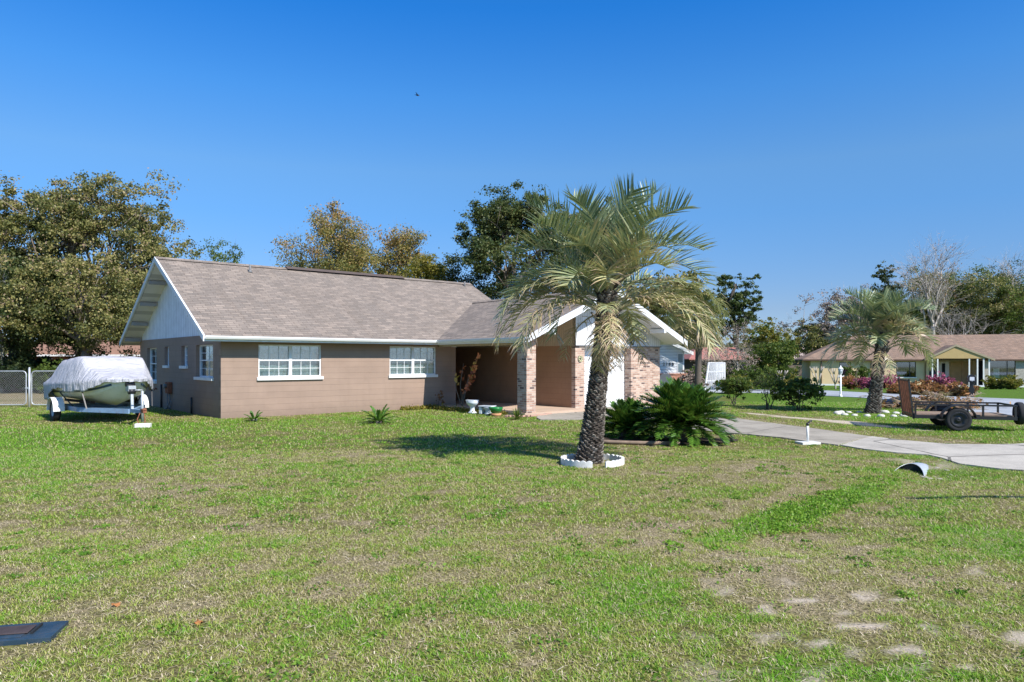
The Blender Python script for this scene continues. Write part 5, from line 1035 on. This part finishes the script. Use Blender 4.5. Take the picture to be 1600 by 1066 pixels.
# ------------------------------------------------------------------ neighbouring houses
def gable_box(lab, loc, rz, wdt, dep, hw, rise, wallm, roofm, ov=.45, name="neighbour_house", trim=m_white):
    """gable towards local -y, ridge along y"""
    R = thing(name, lab, "house", loc, rz); q = MB(); c = wdt / 2; q.prism([(0, -.3), (wdt, -.3), (wdt, hw), (c, hw + rise), (0, hw)], 0, dep); q.build("wall", wallm, R)
    k = rise / c; q = MB(); z0 = hw - ov * k + .12
    slope_slab(q, [(-ov, -ov, z0), (c, -ov, hw + rise + .12), (c, dep + ov, hw + rise + .12), (-ov, dep + ov, z0)], .06); slope_slab(q, [(c, -ov, hw + rise + .12), (wdt + ov, -ov, z0), (wdt + ov, dep + ov, z0), (c, dep + ov, hw + rise + .12)], .06)
    RR = q.build("roof", roofm, R); q = MB(); slope_slab(q, [(-ov, -ov - .04, z0 + .01), (c, -ov - .04, hw + rise + .13), (c, -ov, hw + rise + .13), (-ov, -ov, z0 + .01)], .2); slope_slab(q, [(c, -ov - .04, hw + rise + .13), (wdt + ov, -ov - .04, z0 + .01), (wdt + ov, -ov, z0 + .01), (c, -ov, hw + rise + .13)], .2); q.build("rake_board", trim, RR)
    q = MB(); slope_slab(q, [(-ov + .02, -ov + .01, z0 - .065), (c, -ov + .01, hw + rise + .055), (c, dep + ov, hw + rise + .055), (-ov + .02, dep + ov, z0 - .065)], .05); slope_slab(q, [(c, -ov + .01, hw + rise + .055), (wdt + ov - .02, -ov + .01, z0 - .065), (wdt + ov - .02, dep + ov, z0 - .065), (c, dep + ov, hw + rise + .055)], .05); q.build("soffit", trim, RR)
    return R
D = 44.0; x1 = X(1069, D); WW = 9.6; wx = x1 - WW
NH = gable_box("white sided neighbour house with a brick base and black house numbers, behind the garage", (wx, D, gzf(wx, D)), 0, WW, 11, 2.45, 2.3, boards("white_siding", 'z', (.74, .76, .78), .18, dirt=.05), m_roofn)
q = MB(); q.box(-.02, WW + .22, -.10, -.005, -.3, 1.02); q.box(-.02, WW + .26, -.13, -.10, .98, 1.06); q.build("brick_base", mat("red_brick_base", (.48, .24, .16), .9, .3, 14), NH)
q = MB(); q.box(WW - .42, WW - .04, -.03, -.004, 1.06, 2.3); NW_ = q.build("window", m_white, NH); q = MB(); q.box(WW - .37, WW - .09, -.04, -.031, 1.12, 1.66); q.box(WW - .37, WW - .09, -.04, -.031, 1.72, 2.24); q.build("pane", mat("neighbour_pane", (.16, .22, .25), .15, .2, 2, spec=.7), NW_)
fc = bpy.data.curves.new("house_number", 'FONT'); fc.body = "2188"; fc.size = .27; fc.extrude = .012; fc.space_character = 1.35; fc.materials.append(m_black)
ft = bpy.data.objects.new("t", fc); link(ft); dg = bpy.context.evaluated_depsgraph_get(); me_ = bpy.data.meshes.new_from_object(ft.evaluated_get(dg)); bpy.data.objects.remove(ft); me_.materials.clear(); me_.materials.append(m_black)
fo = bpy.data.objects.new("house_number", me_); link(fo, NH); fo.rotation_euler = (math.pi / 2, 0, 0); fo.location = (X(1035.5, D) - wx, -.02, 1.53)
# grey round top chair seen in front of the number
D = 40; x = X(1040, D); q = MB(); q.prism([(-.36, .35)] + [(-.36 * math.cos(a), .8 + .34 * math.sin(a)) for a in np.linspace(0, math.pi, 11)] + [(.36, .35)], 0, .05); CH_ = thing("garden_chair", "dark grey rounded garden chair back in front of the white house", "chair", (x, D, 0)); q.build("backrest", mat("grey_chair", (.10, .11, .12), .7), CH_, bevel=.01)
q = MB(); q.box(-.34, .34, -.45, 0, .34, .40); q.build("seat", m_grey, CH_)
for sx in (-.3, .3):
    for sy in (-.42, -.03): q = MB(); q.tube([(sx, sy, 0), (sx, sy, .34)], .02, 6); q.build("leg", m_grey, CH_)
# white slatted swing frame with hanging pot
D = 45; x = X(1117, D); SW = thing("garden_swing_frame", "leaning white slatted swing frame with a dark green pot", "garden frame", (x, D, gzf(x, D)), -.15); q = MB()
def LP_(u, v): return (-.62 + .28 * v + u * (1.24 - .25 * v), .35 * v, v * 1.72)
for u in (0, .5, 1): q.bar(LP_(u, 0), LP_(u, 1), .07, .05)
for v in (.0, .33, .66, 1): q.bar(LP_(-.02, v), LP_(1.02, v), .05, .06)
q.build("frame", m_white, SW); q = MB()
for k in range(11): q.bar(LP_((k + .5) / 11, .02), LP_((k + .5) / 11, .98), .082, .015)
q.build("slats", m_white, SW); q = MB(); q.lathe([(.10, 0), (.17, .22), (.18, .27), (.02, .26)], (.15, -.25, .25), 14); q.tube([(.15, -.25, .5), (.15, -.2, .95)], .01, 5); q.build("green_pot", mat("dark_green_pot", (.03, .12, .09), .4), SW)

# yellow house at the right
m_yel = mat("yellow_stucco", (.74, .56, .33), .9, .06, 1.5); m_yel2 = mat("ochre_gable", (.52, .37, .17), .85, .06, 2); m_stone2 = mat("grey_veneer", (.40, .37, .32), .9, .25, 6)
YA = math.atan2(-.298, .954); YZ = -.38; Y0 = Vector((27.0, 65.0, YZ)); YH = thing("yellow_house", "long low yellow house with brown hipped roof and white porch posts", "house", Y0, YA); HWL = 2.42; YL = 26
q = MB(); ops = [(2.4, 3.35, .85, 2.05), (6.95, 8.5, .75, 2.1)]; walls(q, TF, 0, 9.3, -.3, HWL, .2, ops); q.box(0, .2, .2, 9, -.3, HWL); q.box(9.3, 9.5, -.0, 2.2, -.3, HWL); q.build("wall", m_yel, YH)
q = MB(); q.box(9.5, 13.6, 2.0, 2.2, -.3, HWL); q.build("wall", m_yel, YH); q = MB(); walls(q, TF, 13.6, YL, -.3, HWL, .2, [(14.0, 15.95, .62, 2.25), (16.6, 19, .62, 2.25)]); q.build("wall", m_stone2, YH)
q = MB(); q.box(0, YL, 8.8, 9, -.3, HWL); q.box(YL - .2, YL, .2, 8.8, -.3, HWL); q.build("wall", m_yel, YH)
for a_, c_ in ((.2, 9.3), (13.7, YL - .3)): q = MB(); q.box(a_, c_, 1.6, 1.7, 0, HWL - .1); q.build("inner_wall", m_dark, YH)
for (a, c_, lo, hi, nn_) in [(2.4, 3.35, .85, 2.05, 1), (6.95, 8.5, .75, 2.1, 2), (14.0, 15.95, .62, 2.25, 2), (16.6, 19, .62, 2.25, 2)]:
    q = MB(); q.box(a, c_, .08, .13, lo, lo + .05); q.box(a, c_, .08, .13, hi - .05, hi); q.box(a, a + .05, .08, .13, lo + .05, hi - .05); q.box(c_ - .05, c_, .08, .13, lo + .05, hi - .05)
    if nn_ > 1: q.box(a + (c_ - a) * .68, a + (c_ - a) * .68 + .06, .08, .13, lo + .05, hi - .05)
    W = q.build("window", m_black, YH); q = MB(); q.box(a + .05, c_ - .05, .10, .105, lo + .05, hi - .05); q.build("pane", m_glass, W); q = MB(); q.box(a - .05, c_ + .05, -.06, .08, lo - .08, lo); q.build("sill", m_white, W)
    if a > 13:
        q = MB(); q.box(a + .5, c_ - 1.0, .6, .62, lo + .1, hi - .7); q.build("curtain", m_curtain, W)
q = MB(); q.box(11.6, 12.45, 1.93, 1.99, .05, 2.1); DD = q.build("door", mat("tan_door", (.52, .36, .17), .6, .1, 3), YH); q = MB(); q.box(12.47, 13.3, 1.93, 1.99, .05, 2.1); q.build("door", mat("tan_door_leaf", (.50, .35, .17), .6, .1, 3), YH)
q = MB(); q.box(10.7, 11.5, 1.93, 1.99, .05, 2.1); DW = q.build("door", m_white, YH); q = MB(); q.box(10.95, 11.2, 1.91, 1.928, .9, 1.95); q.build("pane", m_dark, DW); q = MB(); q.box(9.7, 10.6, 1.93, 1.99, .1, 2.1); q.build("dark_panel", mat("blue_dark_panel", (.05, .07, .10), .5), YH)  # last piece: flat dark bluish panel left of the white door
q = MB(); q.box(9.5, 13.7, -.3, 2.0, -.3, .06); q.build("porch_floor", mat("red_porch_paint", (.42, .17, .10), .8), YH)
for u in (9.55, 9.95, 12.3, 12.9, 13.35, 13.75):
    q = MB(); q.box(u - .05, u + .05, -.95, -.85, .0, HWL - .06); q.box(u - .08, u + .08, -.98, -.82, 0, .1); q.build("porch_post", m_white, YH)
q = MB(); q.prism([(9.3, HWL - .05), (13.8, HWL - .05), (11.3, 3.35)], -.97, -.90); q.build("gable_panel", m_yel2, YH)
# hipped roof
ez = HWL - .12; rz_ = 4.55; s0, s1 = -.28, 9.5; sm = (s0 + s1) / 2; e0, e1 = -.7, YL + .6
q = MB(); A_, B_, C_, D_ = (e0, s0, ez), (e1, s0, ez), (e1, s1, ez), (e0, s1, ez); R1, R2 = (e0 + 4.6, sm, rz_), (e1 - 4.6, sm, rz_)
def topslab(mb, P, th): V = [Vector(p) for p in P] + [Vector(p) - Vector((0, 0, th)) for p in P]; n = len(P); mb.add(V, [tuple(range(n)), tuple(range(n, 2 * n))[::-1]] + [(i, n + i, n + (i + 1) % n, (i + 1) % n) for i in range(n)])
topslab(q, [A_, B_, R2, R1], .1); topslab(q, [B_, C_, R2], .1); topslab(q, [C_, D_, R1, R2], .1); topslab(q, [D_, A_, R1], .1); YR = q.build("roof", m_roofn, YH)
kz = (rz_ - ez) / (sm - s0); gp = 3.55; q = MB(); sv2 = s0 + (gp - ez) / kz
slope_slab(q, [(9.0, -1.0, ez + .03), (11.3, -1.0, gp), (11.3, sv2 + .3, gp), (9.0, s0 + .5, ez + .03)], .09); slope_slab(q, [(11.3, -1.0, gp), (14.1, -1.0, ez + .03), (14.1, s0 + .5, ez + .03), (11.3, sv2 + .3, gp)], .09); q.build("roof", m_roofn, YH)
q = MB(); slope_slab(q, [(8.95, -1.04, ez + .04), (11.3, -1.04, gp + .01), (11.3, -1.0, gp + .01), (8.95, -1.0, ez + .04)], .17); slope_slab(q, [(11.3, -1.04, gp + .01), (14.15, -1.04, ez + .04), (14.15, -1.0, ez + .04), (11.3, -1.0, gp + .01)], .17); q.build("rake_board", mat("cream_trim", (.40, .33, .22), .6), YH)
q = MB(); q.box(e0, 8.9, s0 - .04, s0, ez - .14, ez - .01); q.box(14.2, e1, s0 - .04, s0, ez - .14, ez - .01); q.build("fascia", mat("dark_brown_trim", (.10, .06, .04), .6), YR)
for P_ in ([(5.0, -.5, 2.2), (4.95, -.1, 2.0), (4.95, -.06, 0)], [(9.1, -.5, 2.2), (9.2, -.12, 1.95), (9.2, -.06, 0)], [(.9, -.06, 2.2), (.9, -.06, 0)]): q = MB(); q.tube(P_, .05, 6); q.build("downpipe", m_brown, YH)
q = MB(); q.box(-.4, YL, -1.5, -1.38, -.1, .14); q.build("white_kerb", m_white, YH)
# far houses
gable_box("grey roofed far house in the gap left of the yellow house", (X(1228, 98), 98, gzf(38, 98)), 0, 9.5, 8, 2.3, .1, mat("far_wall", (.16, .13, .11), .9), m_roofn, name="far_house")
FH = bpy.data.objects["far_house"]
q = MB(); slope_slab(q, [(-.5, -.6, 2.42), (10, -.6, 2.42), (9.2, 4, 4.15), (.6, 4, 4.15)], .1); q.build("roof_slope", mat("grey_pink_shingle", (.34, .27, .24), .9, .15, 1), FH)
RH = thing("red_roofed_house", "far house with a faded red roof behind the grey leafless shrubs", "house", (X(1083, 66), 66, gzf(18, 66))); q = MB(); q.box(0, 6.2, 0, 7, -.3, 2.4); q.build("wall", mat("dark_red_wall", (.10, .06, .05), .9), RH)
q = MB(); topslab(q, [(-.5, -.6, 2.35), (6.7, -.6, 2.35), (5.0, 3.5, 3.45), (1.2, 3.5, 3.45)], .1); topslab(q, [(6.7, -.6, 2.35), (6.7, 7.6, 2.35), (5.0, 3.5, 3.45)], .1); topslab(q, [(-.5, 7.6, 2.35), (-.5, -.6, 2.35), (1.2, 3.5, 3.45)], .1); topslab(q, [(6.7, 7.6, 2.35), (-.5, 7.6, 2.35), (1.2, 3.5, 3.45), (5.0, 3.5, 3.45)], .1); q.build("roof", mat("faded_red_roof", (.42, .17, .14), .8, .12, .8), RH)
q = MB(); q.box(2.2, 3.2, -.03, -.004, .7, 1.6); q.build("window", m_dark, RH)
OH = thing("orange_brick_house", "orange brick house glimpsed through the oaks beyond the wire fence", "house", (X(30, 60), 60, 0)); q = MB(); OL = X(216, 60) - X(30, 60); walls(q, TF, 0, OL, -.3, 2.2, .25, [(1.5, 2.8, .9, 2.0), (4.4, 5.4, .05, 2.0), (6.6, 8.4, .8, 2.0)]); q.box(0, OL, 7, 7.2, -.3, 2.2); q.box(.2, OL - .2, 1.5, 1.6, -.1, 2.1); q.build("wall", m_brickn, OH)
q = MB(); topslab(q, [(-.6, -.7, 2.35), (OL + .6, -.7, 2.35), (OL + .6, 3.6, 3.6), (-.6, 3.6, 3.6)], .1); topslab(q, [(-.6, 3.6, 3.6), (OL + .6, 3.6, 3.6), (OL + .6, 7.8, 2.35), (-.6, 7.8, 2.35)], .1); RO = q.build("roof", mat("orange_brown_roof", (.28, .16, .11), .9, .2, 1.5), OH)
q = MB(); q.box(-.6, OL + .6, -.75, -.7, 2.17, 2.32); q.build("fascia", m_white, RO)
for (a, c_, lo, hi) in [(1.5, 2.8, .9, 2.0), (6.6, 8.4, .8, 2.0)]: q = MB(); q.box(a, c_, .08, .12, lo, lo + .06); q.box(a, c_, .08, .12, hi - .06, hi); q.box(a, a + .06, .08, .12, lo + .06, hi - .06); q.box(c_ - .06, c_, .08, .12, lo + .06, hi - .06); q.box((a + c_) / 2 - .03, (a + c_) / 2 + .03, .08, .12, lo + .06, hi - .06); q.build("window", m_white, OH)
q = MB(); q.box(4.42, 5.38, .1, .15, .05, 1.98); q.build("door", m_rust, OH)

# bird high above the roof
D = 55; q = MB(); q.tube([(-.17, 0, 0), (-.08, 0, .01), (.06, 0, 0), (.16, 0, -.01)], [.01, .045, .05, .012], 8); q.add([(-.03, 0, .03), (.07, 0, .03), (.03, -.34, .12), (-.03, -.36, .11), (.0, -.18, .11), (-.03, 0, .02)], [(0, 1, 2, 4), (0, 4, 3), (1, 4, 2)]); q.add([(-.03, 0, .03), (.07, 0, .03), (.03, .34, .12), (-.03, .36, .11), (.0, .18, .11)], [(0, 1, 2, 4), (0, 4, 3)])
q.add([(-.15, -.02, 0), (-.15, .02, 0), (-.27, .05, 0), (-.27, -.05, 0)], [(0, 1, 2, 3)]); o = q.build("bird", m_black, None, (X(652, D), D, CH + (HY - 149) / F * D), -.3); o.rotation_euler[1] = .3; tag(o, "tiny dark bird gliding high in the blue sky above the roof", "bird")

# ------------------------------------------------------------------ fallen leaves and grass
rs = np.random.RandomState(40)
for k, (px, py) in enumerate([(181, 951), (310, 978), (1130, 715)]):
    x, y = G(px, py); s_ = rs.uniform(.016, .028); q = MB(); n_ = 12; P = [(s_ * (1 + .4 * (i % 2)) * math.cos(6.283 * i / n_) * 1.3, s_ * (1 + .4 * (i % 2)) * math.sin(6.283 * i / n_), .012 * math.sin(i * 1.7)) for i in range(n_)]
    q.add(P + [(0, 0, .01)], [(i, (i + 1) % n_, n_) for i in range(n_)]); o = q.build("fallen_leaf", mat("dry_leaf", (.36, .15, .05), .7, .3, 20), None, (x, y, gzf(x, y) + .016), rs.rand() * 6); o.rotation_euler[0] = .1
    tag(o, "curled orange brown leaf lying on the lawn", "leaf", "dry leaves on the lawn")
def blades(name, n, y0, y1, hmin, hmax, wd_, seed, lab, two=True, xm=1.0):
    rs = np.random.RandomState(seed); # area sampling of the wedge that the lawn covers
    y = np.sqrt(rs.uniform(y0 ** 2, y1 ** 2, n)); x = y * rs.uniform(-.80, .98, n)
    ok = np.ones(n, bool)
    for P in PAVED[:-1] if len(PAVED) > 3 else PAVED:
        ok &= ~inside(P, x, y)
    lx = (x - HP.x) * hx.x + (y - HP.y) * hx.y; ly = (x - HP.x) * hy.x + (y - HP.y) * hy.y
    ok &= ~((lx > -.02) & (lx < 9.2) & (ly > -.02) & (ly < 11)); ok &= ~((lx > 8.15) & (lx < 16.3) & (ly > -5.4) & (ly < 11))
    ok &= np.hypot(x - mbx.location.x, (y - mbx.location.y) * 1.5) > .30
    g, s = fields(x, y); dens = np.clip(.35 + .9 * g, 0, 1) * (1 - .93 * np.clip(s * 1.3, 0, 1)); ok &= rs.rand(n) < dens
    x = x[ok]; y = y[ok]; g = g[ok]; N = len(x); z = gz(x, y); h = rs.uniform(hmin, hmax, N) * (.55 + .75 * g); a = rs.uniform(0, 6.283, N); le = rs.uniform(.3, 2.2, N) * h + .012
    w_ = wd_ * rs.uniform(.6, 1.4, N); dx, dy = np.cos(a), np.sin(a); sx, sy = -dy * w_ / 2, dx * w_ / 2
    if two:
        V = np.empty((N, 5, 3)); 
        V[:, 0] = np.stack([x - sx, y - sy, z - .005], 1); V[:, 1] = np.stack([x + sx, y + sy, z - .005], 1)
        mx_, my_ = x + dx * le * .4, y + dy * le * .4; V[:, 2] = np.stack([mx_ + sx * .8, my_ + sy * .8, z + h * .62], 1); V[:, 3] = np.stack([mx_ - sx * .8, my_ - sy * .8, z + h * .62], 1)
        V[:, 4] = np.stack([x + dx * le * 1.1, y + dy * le * 1.1, z + h * .9], 1); i = np.arange(N)[:, None] * 5
        Fq = np.concatenate([i + np.array([[0, 1, 2, 3]]), i + np.array([[3, 2, 4, 4]])]); 
        tri = np.concatenate([i + np.array([[0, 1, 2]]), i + np.array([[0, 2, 3]]), i + np.array([[3, 2, 4]])]); Fq = tri; k = 5
    else:
        V = np.empty((N, 3, 3)); V[:, 0] = np.stack([x - sx, y - sy, z - .005], 1); V[:, 1] = np.stack([x + sx, y + sy, z - .005], 1); V[:, 2] = np.stack([x + dx * le, y + dy * le, z + h], 1); Fq = np.arange(3 * N).reshape(N, 3); k = 3
    t = np.clip(g * .95 + rs.normal(0, .22, N) + .06, 0, 1); t = np.where(rs.rand(N) < .20, rs.uniform(0, .25, N), t)
    tag(np_mesh(name, V.reshape(-1, 3), Fq, m_grass, None, np.repeat(t, k)), lab, "grass", kind="stuff")
m_grass = None
m_grass = leafmat("grass_blades", [(0, (.66, .54, .38)), (.25, (.54, .47, .24)), (.45, (.45, .44, .12)), (.7, (.31, .43, .06)), (1, (.17, .40, .025))], .3, .6, .2)
blades("grass", 350000, 3.6, 8, .006, .027, .0044, 1, "short patchy green and straw grass close to the camera")
blades("grass", 320000, 8, 15, .010, .036, .0085, 2, "short patchy grass in the middle of the lawn", two=False)
blades("grass", 290000, 15, 32, .014, .042, .015, 3, "short mown grass around the house", two=False)

# clumps of low weeds, straw and litter that break up the lawn
rs = np.random.RandomState(60); C = []; T = []
for k in range(520):
    y = math.sqrt(rs.uniform(3.8 ** 2, 17 ** 2)); x = y * rs.uniform(-.78, .78)
    if any(inside(P, np.array([x]), np.array([y]))[0] for P in PAVED) or math.hypot(x - mbx.location.x, y - mbx.location.y) < .5: continue
    r = rs.uniform(.03, .12); n = int(rs.uniform(12, 55)); q = rs.normal(size=(n, 3)) * np.array([r, r, .006]); q[:, 2] = np.abs(q[:, 2]) + .012; q += np.array([x, y, gzf(x, y)]); C.append(q); T.append(np.clip(rs.normal(rs.choice([.15, .3, .6]), .12, n), 0, 1))
tag(leaves("lawn_weeds", np.concatenate(C), .022, np.concatenate(T), leafmat("weed_leaves", [(0, (.09, .20, .02)), (.4, (.16, .31, .035)), (1, (.30, .40, .07))], .35), None, rs, 1.6), "low broadleaf weeds growing in clumps through the lawn", "weeds", kind="stuff")
N = 26000; y = np.sqrt(rs.uniform(3.7 ** 2, 14 ** 2, N)); x = y * rs.uniform(-.78, .78, N); ok = np.ones(N, bool)
for P in PAVED[:3]: ok &= ~inside(P, x, y)
ok &= np.hypot(x - mbx.location.x, y - mbx.location.y) > .5; x = x[ok]; y = y[ok]; N = len(x); z = gz(x, y) + rs.uniform(.006, .02, N); a = rs.uniform(0, 6.28, N); L_ = rs.uniform(.015, .05, N); w_ = rs.uniform(.0015, .0035, N)
V = np.empty((N, 4, 3)); dz = rs.normal(size=N) * .004
for i, (s1, s2) in enumerate(((-1, -1), (1, -1), (1, 1), (-1, 1))): V[:, i] = np.stack([x + s1 * np.cos(a) * L_ / 2 - s2 * np.sin(a) * w_, y + s1 * np.sin(a) * L_ / 2 + s2 * np.cos(a) * w_, z + s1 * dz], 1)
tag(np_mesh("dry_straw", V.reshape(-1, 3), np.arange(4 * N).reshape(N, 4), leafmat("straw", [(0, (.16, .11, .07)), (.4, (.42, .33, .21)), (1, (.72, .62, .46))], .1, .8, .1), None, np.repeat(rs.rand(N), 4)), "bits of dry straw and clippings lying on the lawn", "litter", kind="stuff")

ps = thing("shadow_post", "guessed white post with a bare arm, out of view, added to cast the thin shadow on the lawn", "shadow caster", (8.62, 8.5, gzf(8.62, 8.5)), math.atan2(.5, -1.6))  # guessed post, added out of view so its arm shadows the lawn
q = MB(); q.box(-.05, .05, -.05, .05, -.2, 1.95); q.prism([(-.05, 1.95), (.05, 1.95), (0, 2.02)], -.05, .05); q.build("post", m_white, ps)
q = MB(); q.box(.05, 1.68, -.045, .045, 1.60, 1.75); q.build("arm", m_white, ps)

C = []
for k in range(190):   # lush clover in the bottom of the swale
    t = np.clip(rs.normal(.5, .24), -.1, 1.05); a = Vector(G(1095, 843)); b2 = Vector(G(1385, 747)); c = a.lerp(b2, t); c = c + Vector((rs.normal() * .15, rs.normal() * .20)) + Vector((.05 * math.sin(t * 9), 0)); n = int(rs.uniform(8, 34)); r = rs.uniform(.03, .08)
    q = rs.normal(size=(n, 3)) * np.array([r, r, .008]); q[:, 2] = np.abs(q[:, 2]) + .02; C.append(q + np.array([c.x, c.y, gzf(c.x, c.y)]))
C = np.concatenate(C); tag(leaves("clover", C, .024, np.clip(rs.normal(.5, .25, len(C)), 0, 1), leafmat("clover_leaves", [(0, (.09, .22, .015)), (.5, (.17, .33, .03)), (1, (.32, .44, .07))], .35), None, rs, 1.4), "narrow streak of bright green clover running to the culvert", "clover", kind="stuff")
